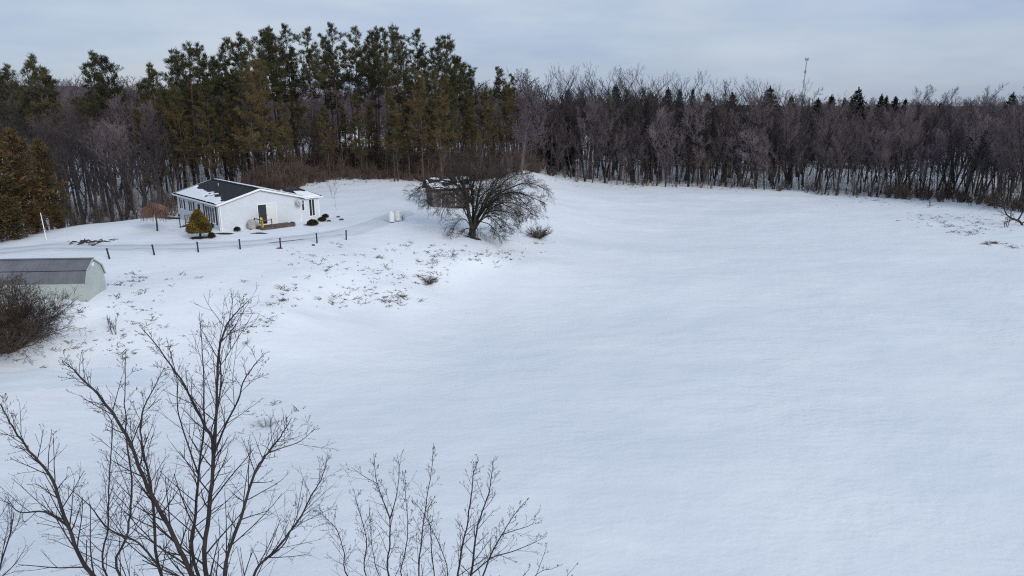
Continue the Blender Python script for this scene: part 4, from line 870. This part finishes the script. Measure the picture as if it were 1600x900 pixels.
def bush_tpl(seed, n=26, h=1., spread=.55, sub=5, rad=.011, trop=.05):
    r = np.random.RandomState(seed); br = []
    for i in range(n):
        a = r.rand() * 6.28; e = r.rand() ** .6 * spread; d = unit((cos(a) * e, sin(a) * e, 1)); P = [np.array([cos(a), sin(a), 0]) * .15 * r.rand()]; L = h * (.55 + .5 * r.rand())
        for _ in range(3): d = unit(d + r.normal(0, .14, 3) + UP * trop); P.append(P[-1] + d * L / 3)
        br.append((P, [rad, rad * .85, rad * .65, rad * .4]))
        for _ in range(sub): q, dd = along(np.array(P), .25 + .75 * r.rand()); br.append(([q, q + unit(dd + r.normal(0, .5, 3)) * L * .32], [rad * .6, rad * .35]))
    return br
BT = [template(bush_tpl(100 + i, 17, 1.0, .7, 4, .012)) for i in range(5)]
pl = []
for i in range(1080):                                   # brush between the yard and the pines
    u = 385 + 455 * rf.random(); base_d = np.interp(u, [385, 450, 520, 600, 690, 760, 830], [91, 98, 105, 106, 106, 112, 128]); d = base_d + 20 * rf.random() ** 1.4; p = ground_at(u, d); h = (.6 + 3.4 * rf.random()) * min(1, .35 + (d - base_d) / 5); pl.append((p[0], p[1], p[2] - .05, h * 1.0, h, rf.random() * 6.28))
for i in range(90):
    u = 110 + 170 * rf.random(); p = ground_at(u, 82 + 20 * rf.random()); h = .5 + 1.6 * rf.random(); pl.append((p[0], p[1], p[2] - .05, h, h, rf.random() * 6.28))
for i in range(120):
    u = 1380 + 320 * rf.random(); p = ground_at(u, edge_d(u) + rf.random() * 7 - 1); h = .8 + 2.2 * rf.random(); pl.append((p[0], p[1], p[2] - .05, h, h, rf.random() * 6.28))
for i in range(160):
    u = 820 + 880 * rf.random(); p = ground_at(u, edge_d(u) + rf.random() * 10 - .5); h = .4 + 1.6 * rf.random(); pl.append((p[0], p[1], p[2] - .05, h, h, rf.random() * 6.28))
rf.shuffle(pl)
scatter('brush', BT, pl, M['brush'], 'reddish brown brush along the wood edge', 3)

# ------------------------------------------------------------------ old spreading tree in the yard
def limbs(stems, cfg, r, t0, per_m, len0, ang, rfac=.5, fade=.75, jit=.004):
    """stems: (points, r0, r1). grows side branches along every stem; returns (stem tubes, branch levels)"""
    S = []; out = [[] for _ in cfg['seg']]
    for P, r0, r1 in stems:
        P = catmull(P, 5); n = len(P); L = np.linalg.norm(np.diff(P, axis=0), axis=1).sum(); P = P + np.r_[np.zeros((1, 3)), r.normal(0, jit * L / 4, (n - 1, 3))]
        S.append((P, np.linspace(r0, r1, n))); m = int(L * per_m); az = r.rand() * 6
        for k in range(m):
            t = t0 + (1 - t0) * (k + r.rand()) / m; q, dd = along(P, min(t, .99)); az += 2.4 + r.normal(0, .5); a = radians(ang * (.7 + .6 * r.rand())); d = dd * cos(a) + perp(dd, az) * sin(a)
            rr = (r0 + (r1 - r0) * t) * rfac; grow(r, q, d, len0 * (1.1 - fade * t) * (.5 + .9 * r.rand()), max(cfg['rmin'], rr), 0, cfg, out)
        q, dd = P[-1], unit(P[-1] - P[-2]); out[-1].append((np.array([q + dd * len0 * .1 * i / (cfg['seg'][-1]) for i in range(cfg['seg'][-1] + 1)]), np.linspace(r1, r1 * .5, cfg['seg'][-1] + 1)))
    return S, out
ot = G(738, 369); oy = ot[1]; r = np.random.RandomState(77)
Zm = lambda x, y: (560 + x / 4.706, 210 + y / 4.706)
LT = [([(840, 715), (808, 560), (790, 420), (740, 330), (700, 240), (640, 170)], .22, -1.5), ([(820, 610), (765, 480), (700, 420), (600, 390), (520, 405), (440, 460)], .12, -2.2), ([(808, 560), (760, 410), (680, 350), (570, 340), (470, 380), (400, 430)], .11, 1.2), ([(850, 660), (838, 450), (850, 330), (872, 220), (860, 120)], .15, 1.6), ([(852, 630), (880, 440), (912, 320), (960, 235), (955, 130)], .13, -.8),
      ([(865, 650), (930, 480), (1000, 390), (1045, 290), (1090, 200)], .13, 2.4), ([(872, 640), (960, 460), (1050, 370), (1150, 300), (1260, 285)], .13, 1.0), ([(880, 620), (990, 470), (1100, 400), (1250, 355), (1390, 410)], .12, -.6), ([(915, 600), (985, 510), (1080, 450), (1180, 475), (1290, 560)], .1, -2.4), ([(915, 605), (1000, 480), (1130, 425), (1250, 455), (1360, 500)], .1, 1.5), ([(835, 520), (780, 380), (762, 280), (748, 140)], .1, -2.8),
      ([(860, 600), (900, 470), (960, 400), (1010, 330), (1040, 250)], .1, -3.2), ([(840, 560), (830, 420), (800, 320), (790, 230), (770, 180)], .1, 3.2), ([(870, 600), (940, 520), (1030, 500), (1120, 540), (1210, 600)], .08, -3.0), ([(820, 590), (720, 470), (640, 440), (560, 470), (500, 520)], .08, 2.6), ([(925, 610), (960, 600), (1020, 650), (1090, 735)], .06, -1.0), ([(835, 710), (795, 690), (760, 730), (715, 780)], .05, -.8), ([(840, 712), (815, 720), (800, 760), (780, 810)], .05, -1.2), ([(850, 712), (870, 690), (880, 730), (850, 800)], .045, -1.4), ([(900, 640), (960, 660), (1000, 700), (1040, 750)], .05, -1.6)]
for j in (1, 3, 4, 5, 6, 7, 8, 9, 11, 12, 13, 14): LT[j][0].insert(0, [(830, 705), (842, 712), (852, 708)][j % 3])
LT += [([(835, 700), (780, 560), (720, 500), (650, 520), (610, 590)], .07, -2.6), ([(850, 700), (930, 590), (1020, 560), (1120, 580), (1190, 640)], .07, -3.0), ([(850, 700), (920, 620), (990, 600), (1060, 630), (1110, 690)], .06, -2.0), ([(838, 705), (800, 640), (760, 620), (715, 660), (690, 720)], .05, -2.2), ([(850, 700), (960, 560), (1080, 500), (1200, 530), (1300, 600)], .07, 1.0)]
stems = []
for P, r0, dy in LT:
    m = len(P); stems.append(([aty(*Zm(*q), oy + dy * (i / (m - 1)) ** 1.2) - np.array([ot[0], oy, ot[2]]) for i, q in enumerate(P)], r0, .022))
OC = dict(seg=[4, 3, 1], wig=[.16, .18, .12], trop=[-.04, -.05, -.03], tip=[.4, .45, .6], n=[6, 4], t0=[.15, .15], ang=[38, 40], ratio=[.45, .5], rr=[.5, .6], rmin=.008)
S, out = limbs(stems, {**OC, 'n': [8, 5], 'rmin': .0095, 'trop': [-.04, -.06, -.04], 'wig': [.1, .12, .1]}, r, .25, 5.4, 1.75, 42, .35, .5, .006)
tree = thing('spreading_tree', 'old dark spreading tree with many low arching limbs in the yard', 'tree', tuple(ot))
b = MB(); b.tubes([(np.array([(0, 0, -.3), (-.03, 0, .25), (-.1, .02, .7), (-.16, .05, 1.15)]), [.42, .3, .2, .12]), (np.array([(.08, .1, -.2), (.16, .1, .35), (.3, .1, .85)]), [.28, .2, .1])], 9); b.build('trunk', M['oldbark'], tree, True)
b = MB(); b.tubes(S, 6); b.build('limbs', M['oldbark'], tree, True)
b = MB(); b.tubes(merge(out), 3); b.build('crown', M['oldtwig'], tree)

# ------------------------------------------------------------------ shrubs and small plants as things
def shrub(name, label, cat, u, v, tpl, s, m, sz=None, group=None, part_name='stems', dz=-.05):
    p = G(u, v); t = thing(name, label, cat, (p[0], p[1], p[2] + dz), random.Random(u).random() * 6.28, group); t.scale = (s, s, sz or s)
    b = MB(); b.tubes(tpl, 4 if len(tpl) < 900 else 3); b.build(part_name, M[m], t); return t
shrub('twiggy_shrub', 'low reddish twiggy shrub right of the spreading tree on the bank', 'shrub', 842, 372, bush_tpl(201, 90, 1., 1.3, 7, .012, 0), 1.9, 'brush', 1.5)
shrub('twiggy_shrub', 'dark low twig heap at the foot of the bank below the yard', 'shrub', 670, 443, bush_tpl(202, 60, 1., 1.6, 6, .014, -.04), 1.05, 'weed', .75)
shrub('twiggy_shrub', 'small dark dried plant on the snow right of the foreground tree', 'shrub', 416, 668, bush_tpl(203, 26, 1., 1.6, 5, .007, -.03), .9, 'weed', .55)
shrub('dry_stalk', 'upright dry weed stalk beside the twig tips of the foreground tree', 'plant', 360, 545, bush_tpl(204, 3, 1., .12, 9, .016, .1), 1.35, 'weed')
shrub('dry_stalk', 'tall branched dry weed on the bank below the gambrel shed', 'plant', 181, 522, bush_tpl(205, 4, 1., .3, 9, .016, .05), 1.2, 'weed')
shrub('sapling', 'leafless yard sapling on the snow right of the house addition', 'sapling', 520, 310, merge(fit_height(bare_tree(206, 5, SAPCFG, .03, 2, .04), 5)), .62, 'sapling')
shrub('sapling', 'thin single stemmed sapling in front of the yard sapling', 'sapling', 526, 328, merge(fit_height(bare_tree(207, 5, {**SAPCFG, 'n': [5, 2]}, .02, 1, .032), 5)), .36, 'sapling')
shrub('twiggy_shrub', 'small bare twiggy shrub just right of the propane tanks', 'shrub', 629, 345, bush_tpl(208, 14, 1., .7, 5, .009), .85, 'weed')
for i, (u, v, s, lab) in enumerate([(575, 280, 2.6, 'pinkish bare shrub before the pines left of the yard bank'), (515, 268, 7.0, 'tall reddish fan shaped bare tree before the pines behind the house addition'), (450, 285, 2.6, 'russet shrub directly behind the house addition roof')]):
    shrub('bare_shrub', lab, 'shrub', u, v, bush_tpl(210 + i, 34, 1., .75, 9, .0085 if s > 4 else .012), s, 'weeping' if i == 1 else 'brush')
for i, (u, v, s, lab) in enumerate([(1424, 310, 1.5, 'left of two thin young stems standing on the weedy verge'), (1452, 322, 1.3, 'stubby dark plant on the weedy verge'), (1516, 322, 1.6, 'thin young stem on the weedy verge before the right trunks'), (1570, 355, 2.2, 'thin dark young stem at the right edge in front of the crooked tree')]):
    shrub('dry_stalk', lab, 'plant', u, v, bush_tpl(220 + i, 3, 1., .1, 6, .022, .1), s, 'bark')
# crooked small tree at the right picture edge
p = G(1592, 352); ct = thing('crooked_tree', 'small crooked dark tree leaning over the verge at the right picture edge', 'tree', tuple(p))
r = np.random.RandomState(9); q0 = lambda *a: np.array(a, float)
S, out = limbs([([q0(.6, 0, -.2), q0(0, 0, .5), q0(-1.6, 0, 1.2), q0(-2.4, .2, 2.6), q0(-2.5, .4, 4.6)], .17, .03), ([q0(-.3, 0, .6), q0(.4, .3, 1.8), q0(.6, .5, 3.6)], .12, .03), ([q0(-2.3, .2, 2.4), q0(-3.6, -.3, 3.1), q0(-5.2, -.5, 3.0)], .07, .02), ([q0(-2.2, .2, 2.3), q0(-3.2, .4, 3.9), q0(-3.7, .6, 5.0)], .07, .02), ([q0(.3, 0, .2), q0(1.6, -.2, 1.4), q0(2.6, -.3, 2.9)], .1, .02)], OC, r, .25, 2.2, 1.6, 45, .4, .5)
b = MB(); b.tubes(S, 6); b.build('trunk', M['bark'], ct, True); b = MB(); b.tubes(merge(out), 3); b.build('crown', M['twig'], ct)
# round bush before the gambrel shed
p = G(14, 548); bu = thing('round_bush', 'big dense round leafless bush in front of the gambrel shed', 'bush', tuple(p)); r = np.random.RandomState(12)
stems = []
for i in range(58):
    a = r.rand() * 6.28; e = .15 + 2.3 * r.rand() ** 1.3; L = 4.3 * (.75 + .35 * r.rand()); d = unit((cos(a) * e, sin(a) * e, 1.)); pts = [np.array([cos(a) * .25, sin(a) * .25, -.1])]
    for k in range(3): d = unit(d + r.normal(0, .12, 3) + UP * .06); pts.append(pts[-1] + d * L / 3)
    stems.append((pts, .045, .012))
S, out = limbs(stems, {**OC, 'trop': [.03, .02, 0], 'n': [6, 4], 'rmin': .008}, r, .25, 5.0, 1.35, 46, .4, .45, .01)
b = MB(); b.tubes(S, 5); b.build('stems', M['oldbark'], bu, True); b = MB(); b.tubes(merge(out), 3); b.build('crown', M['bushtwig'], bu)
# golden evergreen by the drive
p = G(313, 371); ge = thing('golden_evergreen', 'cone shaped golden green evergreen standing in front of the house corner', 'evergreen', (p[0], p[1], p[2]))
r = np.random.RandomState(4); Cn = []; Ax = []
for i in range(2600):
    f = r.rand() ** 1.25; z = .48 + 2.0 * f; rr = 1.08 * (1 - f) ** .72 * min(1, .72 + f * 3) * (.45 + .55 * r.rand() ** .35); a = r.rand() * 6.28; rr *= 1 + .1 * math.sin(a * 5 + z * 4); Cn.append((rr * cos(a), rr * sin(a), z)); Ax.append(unit((cos(a) * .8, sin(a) * .8, .6)))
b = MB(); b.tubes([(np.array([(0, 0, -.1), (.03, 0, .5), (0, 0, 1.9)]), [.1, .09, .03])], 7); b.build('trunk', M['bark'], ge, True)
b = MB(); tufts(b, Cn, Ax, r, 5, .2, .035, .7); b.build('crown', M['yew'], ge)
# russet weeping tree
p = G(246, 361); wt = thing('weeping_tree', 'small russet weeping tree with a mushroom shaped crown left of the house', 'tree', tuple(p)); r = np.random.RandomState(6); br = []
for i in range(420):
    a = r.rand() * 6.28; R_ = 1.15 * math.sqrt(r.rand()) + .1; h0 = 2.25 + .55 * math.sqrt(max(0, 1 - (R_ / 1.3) ** 2)); c_, s_ = cos(a), sin(a); br.append(([np.array([0, 0, 1.6]), np.array([c_ * R_ * .55, s_ * R_ * .55, h0]), np.array([c_ * R_, s_ * R_, h0 - .3]), np.array([c_ * R_ * 1.07 + r.normal(0, .06), s_ * R_ * 1.07 + r.normal(0, .06), h0 - 1.0 - .6 * r.rand()])], [.018, .014, .012, .007]))
b = MB(); b.tubes([(np.array([(0, 0, -.1), (.04, 0, .8), (0, 0, 1.75)]), [.085, .075, .06])], 7); b.build('trunk', M['oldbark'], wt, True); b = MB(); b.tubes(br, 3); b.build('crown', M['weeping'], wt)
# small evergreen shrubs at the house
def leaf_shrub(u, v, s, lab, seed, sq=.8):
    p = G(u, v); t = thing('garden_shrub', lab, 'shrub', tuple(p), 0, 'shrubs against the house'); r = np.random.RandomState(seed); Cn = r.normal(0, 1, (420, 3)); Cn /= np.linalg.norm(Cn, axis=1, keepdims=True); Cn *= (.55 + .45 * r.rand(420, 1)) * s; Cn[:, 2] = np.abs(Cn[:, 2]) * sq + .08; b = MB(); tufts(b, Cn, np.tile(UP * .5, (420, 1)) + Cn / s * .5, r, 4, .18, .03, .7); b.build('foliage', M['shrubleaf'], t)
    b = MB(); b.tubes([([np.array([0, 0, -.05]), np.array([cos(a) * s * .5, sin(a) * s * .5, s * .6])], [.025, .012]) for a in np.linspace(0, 5.5, 7)], 4); b.build('stems', M['bark'], t)
leaf_shrub(488.5, 352, .52, 'olive brown garden shrub below the addition window', 31)
leaf_shrub(503.5, 346, .34, 'lower of two dark round shrubs at the addition corner', 32)
leaf_shrub(508.5, 340.5, .28, 'upper of two dark round shrubs at the addition corner', 33)
leaf_shrub(331, 372, .26, 'small dark shrub between golden evergreen and house corner', 34, 1.3)
leaf_shrub(371, 361.5, .2, 'tiny dark shrub at the foot of the white gable wall', 35, 1.2)
# bare soil patches
def patch(name, u, v, rx, ry, m, lab, seed):
    p = G(u, v); r = np.random.RandomState(seed); k = 40; b = MB(); V = [(0, 0, 0.05)]
    for ring in (.5, 1.):
        for i in range(k): a = 2 * pi * i / k; s = ring * (1 + .35 * float(vnoise(np.array([i / 4. + seed]), np.array([seed * 1.7]))[0]) + .1 * r.normal() * (ring > .9)); V.append((rx * s * cos(a), ry * s * sin(a), 0))
    V = np.array(V); V[:, 2] = H(V[:, 0] + p[0], V[:, 1] + p[1]) - p[2] + .05; V[k + 1:, 2] -= .07
    b.add(V, quads=[[1 + i, 1 + k + i, 1 + k + (i + 1) % k, 1 + (i + 1) % k] for i in range(k)], tris=[[0, 1 + i, 1 + (i + 1) % k] for i in range(k)])
    o = b.build(name, M[m], None, True); o.location = tuple(p); tag(o, lab, kind='structure')
patch('soil_patch', 312, 371.5, 1.0, .8, 'mulch', 'bare mulch under the golden evergreen', 1)
patch('soil_patch', 350, 365, 1.0, .55, 'mulch', 'bare soil at the near house corner', 2)
patch('soil_patch', 406, 364.5, .95, .32, 'mulch', 'bare soil before the deck', 3)
patch('soil_patch', 272, 341, 1.3, 1.0, 'mulch', 'bare soil at the far house corner', 4)
patch('soil_patch', 259, 340, 1.1, .7, 'mulch', 'bare soil by the weeping tree', 5)
patch('soil_patch', 483, 351.5, .7, .35, 'mulch', 'bare soil under the garden shrub', 6)
patch('soil_patch', 437, 388, .36, .2, 'mulch', 'bare soil at the foot of a post', 7)
patch('soil_patch', 741, 372, .9, .6, 'mulch', 'bare soil at the foot of the spreading tree', 8)

# ------------------------------------------------------------------ dry weeds poking through the snow
r = np.random.RandomState(15); br = []; tan = []
def weed(p, s, lst, n=None, flat=.9):
    for _ in range(n or r.randint(4, 11)):
        a = r.rand() * 6.28; e = .35 + flat * r.rand(); d = unit((cos(a) * e, sin(a) * e, .5)); L = s * (.5 + .8 * r.rand()); o = np.array(p) + np.array([r.normal(0, s * .35), r.normal(0, s * .25), -.03])
        m_ = o + d * L * .6; lst.append(([o, m_, m_ + unit(d - UP * .5) * L * .4], [.010 + .014 * r.rand(), .012, .005]))
CL = [(470, 402, 30, 10, 14), (590, 400, 40, 14, 16), (505, 415, 30, 12, 22), (575, 425, 30, 12, 20), (625, 432, 20, 10, 18), (530, 470, 22, 8, 22), (605, 468, 26, 8, 26), (625, 460, 8, 8, 14), (445, 470, 18, 9, 14), (455, 450, 10, 4, 8), (410, 500, 18, 12, 18), (380, 515, 18, 14, 22), (340, 500, 20, 10, 12), (575, 452, 10, 4, 8), (660, 420, 20, 12, 18), (670, 435, 16, 10, 26), (720, 395, 40, 8, 20), (690, 400, 30, 10, 20), (780, 398, 30, 5, 16), (740, 405, 40, 8, 18), (205, 435, 18, 8, 12), (170, 445, 14, 5, 10), (215, 475, 30, 12, 18), (240, 505, 30, 16, 24), (180, 520, 16, 12, 14), (190, 548, 24, 12, 14), (265, 545, 30, 12, 14), (105, 485, 26, 6, 14), (110, 540, 26, 10, 16), (40, 560, 26, 8, 10), (230, 485, 10, 5, 8), (300, 440, 60, 14, 10), (520, 385, 40, 6, 8), (650, 375, 30, 8, 10), (440, 640, 14, 6, 6), (410, 655, 14, 8, 7), (385, 640, 18, 20, 6), (840, 378, 24, 5, 14), (560, 445, 60, 20, 18), (300, 560, 40, 16, 10)]
for u, v, su, sv_, n in CL:
    for _ in range(int(n * (1.5 if v < 480 else .9))):
        uu, vv = u + r.normal(0, su * .85), v + r.normal(0, sv_ * .85)
        if vv > 376: weed(G(uu, vv), .08 + .42 * r.rand() ** 3, br if r.rand() < .72 else tan, n=r.randint(3, 11), flat=.4 + 1.3 * r.rand())
for u, v in [(540, 468), (600, 470), (622, 462), (575, 452), (672, 436), (660, 428), (445, 470), (458, 451), (415, 498), (405, 508), (385, 520), (372, 512), (560, 470), (640, 470), (700, 402), (745, 403), (790, 400), (505, 418), (590, 405), (215, 436), (200, 478), (240, 510), (120, 486), (190, 548), (100, 545), (610, 480), (520, 474), (655, 410)]:
    for _ in range(2): weed(G(u + r.normal(0, 9), v + r.normal(0, 3.5)), .2 + .35 * r.rand(), br if r.rand() < .6 else tan, n=r.randint(6, 14), flat=.6 + r.rand())
for u, v, su, sv_, n in [(600, 268, 60, 10, 40), (560, 283, 40, 6, 20), (640, 278, 30, 5, 20), (690, 275, 30, 5, 10), (500, 282, 20, 8, 10), (880, 280, 40, 4, 20), (1000, 292, 60, 3, 24), (1150, 296, 60, 3, 20), (1350, 312, 50, 5, 20), (1430, 318, 60, 7, 34), (1470, 340, 50, 10, 34), (1520, 350, 40, 12, 30), (1560, 345, 30, 12, 20)]:
    for _ in range(n): weed(G(u + r.normal(0, su * .6), v + r.normal(0, sv_ * .6)), .15 + .4 * r.rand() ** 2, br if r.rand() < .8 else tan)
for u, v, su, sv_, n in [(1510, 363, 26, 3, 26), (1550, 380, 14, 2.5, 36), (1590, 385, 14, 2, 10), (1480, 352, 24, 4, 16)]:
    for _ in range(n): weed(G(u + r.normal(0, su * .6), v + r.normal(0, sv_ * .6)), .2 + .3 * r.rand(), tan if r.rand() < .6 else br, flat=1.5)
b = MB(); b.tubes(br, 3); tag(b.build('dry_weeds', M['weed']), 'dark dry weeds poking through the snow', kind='stuff')
b = MB(); b.tubes(tan, 3); tag(b.build('dry_grass', M['weedtan']), 'tan dry grass on the verge', kind='stuff')
# heap of cut branches by the driveway
for u, v, s, lab, sd3 in [(128, 379, .7, 'snowy heap of dark branches by the driveway above the gambrel shed, left half', 1), (157, 378, .7, 'snowy heap of dark branches by the driveway above the gambrel shed, right half', 2)]:
    rr_ = np.random.RandomState(sd3); p = G(u, v); L_ = []
    for _ in range(15):
        a = rr_.normal(.3, .8); d = np.array([cos(a), sin(a), rr_.normal(.05, .14)]); o = np.array([rr_.normal(0, .8), rr_.normal(0, .7), .03 + .1 * rr_.rand()]); L_.append(([o - d * s * .5, o + rr_.normal(0, .03, 3), o + d * s * .5], [.05, .045, .02]))
    t = thing('branch_heap', lab, 'branches', tuple(p), 0, 'branch heaps by the driveway'); b = MB(); b.tubes(L_, 5); tag(b.build('sticks', M['post'], t), kind='stuff')

# ------------------------------------------------------------------ foreground trees
FC = dict(seg=[5, 3, 2], wig=[.045, .06, .07], trop=[.035, .035, .03], tip=[.4, .45, .5], n=[4, 2], t0=[.15, .2], ang=[38, 40], ratio=[.48, .45], rr=[.55, .6], rmin=.0032)
def fg_tree(name, label, base, stems, seed, y0, per_m=4.4, len0=1.35, trunk_r=.17, collar=2.6, cfg=FC):
    r = np.random.RandomState(seed); bz = H(base[0], base[1]); B = np.array([base[0], base[1], bz]); t = thing(name, label, 'tree', tuple(B)); ws = []
    col = np.array([0, 0, collar])
    for P, r0, r1, dy0, dy1, rooted in stems:
        m = len(P); Q = [aty(u, v, y0 + dy0 + (dy1 - dy0) * i / max(1, m - 1)) - B for i, (u, v) in enumerate(P)]
        if rooted:
            f = Q[0]; Q = [col * .97 + f * np.array([.03, .03, 0]), col * .5 + f * .5 + np.array([f[0] * -.12, f[1] * -.12, 0])] + Q
        ws.append((Q, r0, r1))
    S, out = limbs(ws, cfg, r, .12, per_m, len0, 38, .42, .97, .0025)
    b = MB(); b.tubes([(np.array([(0, 0, -.3), (.02, .02, .8), (0, 0, collar * .8), (0, 0, collar * 1.15)]), [trunk_r * 1.3, trunk_r * 1.05, trunk_r, trunk_r * .5])], 10); b.build('trunk', M['fgbark'], t, True)
    b = MB(); b.tubes(S, 7); b.build('limbs', M['fgbark'], t, True)
    b = MB(); b.tubes(out[0], 5); b.tubes(merge(out[1:]), 4); b.build('crown', M['fgtwig'], t, True)
    C_ = []; 
    for P, R in out[2] + out[1]: C_.append(P[-1]); C_.append(P[len(P) // 2])
    C_ = np.array(C_); C_ = C_[r.rand(len(C_)) < .6]; b = MB(); n = len(C_); d = r.normal(0, .3, (n, 3)) + UP; d /= np.linalg.norm(d, axis=1, keepdims=True); s_ = np.cross(d, r.normal(0, 1, (n, 3))); s_ /= np.linalg.norm(s_, axis=1, keepdims=True); s2_ = np.cross(d, s_)
    V = np.stack([C_, C_ + d * .012 + s_ * .006, C_ + d * .012 - s_ * .003 + s2_ * .005, C_ + d * .012 - s_ * .003 - s2_ * .005, C_ + d * .028], 1); i5 = np.arange(n)[:, None] * 5
    T = np.concatenate([i5 + np.array(q) for q in ([0, 2, 1], [0, 3, 2], [0, 1, 3], [4, 1, 2], [4, 2, 3], [4, 3, 1])]); b.add(V.reshape(-1, 3), tris=T); tag(b.build('buds', M['bud'], t), kind='stuff')
    return t
fg_tree('foreground_tree', 'tall leafless multi-stemmed tree rising in the left foreground', (-5.6, 12.4), [
    ([(300, 900), (270, 835), (232, 763), (197, 680), (161, 626), (125, 588), (103, 566)], .062, .008, 0, -.6, True),
    ([(150, 905), (107, 822), (82, 750), (46, 704), (18, 665), (0, 631)], .05, .007, -.3, -1.0, True),
    ([(322, 905), (326, 802), (333, 734), (331, 685), (318, 662), (288, 602), (254, 553), (225, 516)], .06, .007, .2, .9, True),
    ([(303, 880), (306, 802), (311, 734), (318, 672), (318, 587), (313, 499)], .045, .007, .5, 1.3, True),
    ([(333, 734), (338, 646), (341, 558), (352, 514), (366, 492), (386, 472)], .032, .006, .45, .1, False),
    ([(331, 700), (345, 600), (342, 545), (350, 500)], .02, .005, .4, 1.2, False),
    ([(350, 905), (376, 810), (398, 740), (418, 708), (438, 682), (452, 660)], .045, .006, -.2, -.9, True),
    ([(333, 715), (352, 665), (372, 626), (380, 597), (394, 575), (409, 557)], .022, .005, .4, -.3, False),
    ([(395, 905), (430, 860), (465, 815), (486, 776), (503, 746), (510, 722)], .038, .005, .1, .8, True),
    ([(254, 905), (240, 800), (234, 750), (221, 695), (222, 646), (238, 610), (254, 580)], .042, .006, .6, 1.5, True),
    ([(170, 905), (169, 820), (170, 753), (175, 665), (160, 640)], .03, .005, .7, 1.6, True),
    ([(190, 905), (200, 830), (206, 763), (198, 690), (196, 631), (197, 558)], .032, .005, -.6, -1.5, True),
    ([(252, 890), (216, 848), (171, 827), (140, 790), (112, 766)], .024, .005, .62, -.4, False),
    ([(107, 822), (70, 800), (30, 800), (12, 780)], .024, .005, -.4, .3, False),
    ([(422, 870), (444, 850), (458, 820), (470, 790)], .016, .005, .24, -.6, False),
    ([(310, 742), (292, 690), (278, 640), (276, 590), (262, 535)], .018, .005, .8, 1.4, False),
    ([(418, 708), (440, 700), (468, 690), (490, 672)], .012, .004, -.62, -.9, False)], 41, 12.4)
fg_tree('foreground_tree', 'smaller leafless many-stemmed tree cut by the bottom edge of the picture', (-1.8, 14.2), [
    ([(609, 905), (609, 850), (609, 812), (596, 775), (588, 750), (584, 713)], .026, .005, 0, -.5, True), ([(609, 812), (617, 785), (621, 765), (624, 735), (621, 713)], .014, .004, -.2, .5, False), ([(590, 756), (570, 745), (553, 733)], .008, .004, -.4, -.6, False),
    ([(655, 905), (658, 850), (662, 815), (668, 773), (675, 730), (677, 697)], .024, .005, .3, .9, True), ([(714, 905), (722, 855), (730, 820), (737, 765), (740, 740), (746, 722)], .032, .005, -.2, -.6, True), ([(734, 905), (742, 850), (749, 812), (763, 773), (768, 745), (771, 721)], .036, .005, .2, 1.0, True),
    ([(752, 905), (768, 865), (784, 836), (802, 806), (823, 781)], .026, .005, -.4, -1.0, True), ([(736, 898), (768, 872), (800, 862), (830, 850), (850, 840)], .018, .004, .2, .6, False), ([(574, 905), (573, 850), (569, 825), (560, 795), (553, 766)], .02, .005, .5, .9, True), ([(546, 905), (538, 865), (527, 830), (512, 812), (497, 799)], .018, .004, -.4, -1.0, True),
    ([(679, 905), (674, 860), (673, 828), (668, 800), (678, 778)], .02, .005, .6, 1.4, True), ([(628, 905), (634, 860), (637, 820), (634, 780), (629, 738)], .018, .004, -.6, -1.3, True), ([(700, 905), (690, 860), (676, 830), (660, 800), (646, 782)], .016, .004, .7, 1.2, True), ([(784, 836), (800, 830), (830, 820), (836, 808)], .01, .004, -.7, -.3, False), ([(595, 905), (584, 868), (580, 840), (577, 790)], .016, .004, 1., 1.4, True)], 43, 14.2, 4.6, .8, .12, 1.8)
fg_tree('foreground_tree', 'sparse shoots of a small tree right at the bottom edge of the picture', (.75, 15.2), [
    ([(836, 915), (842, 888), (850, 866), (855, 850)], .012, .004, 0, .3, True), ([(832, 915), (845, 893), (862, 889), (878, 882)], .011, .004, .2, -.3, True), ([(880, 915), (888, 897), (901, 882)], .01, .004, .1, .3, True), ([(815, 915), (826, 890), (828, 885)], .01, .004, .3, .5, True)], 44, 15.2, 1.2, .4, .07, 1.2)
# finer tree reaching in from the left edge
r = np.random.RandomState(49); lb = np.array([-13.6, 14.6]); lz = H(*lb)
lt_ = thing('foreground_tree', 'fine twigged leafless tree reaching in from the lower left picture edge', 'tree', (lb[0], lb[1], lz))
o = fit_height(bare_tree(50, 9.2, dict(seg=[8, 6, 5, 3, 1], n=[13, 8, 6, 4], t0=[.4, .15, .1, .1], ang=[48, 36, 36, 36], ratio=[.42, .5, .5, .5], rmin=.0032), .02, 2, .11), 9.0)
b = MB(); b.tubes(merge(o[:2]), 7); b.build('trunk', M['fgbark'], lt_, True); b = MB(); b.tubes(merge(o[2:]), 4); b.build('crown', M['fgtwig'], lt_, True)
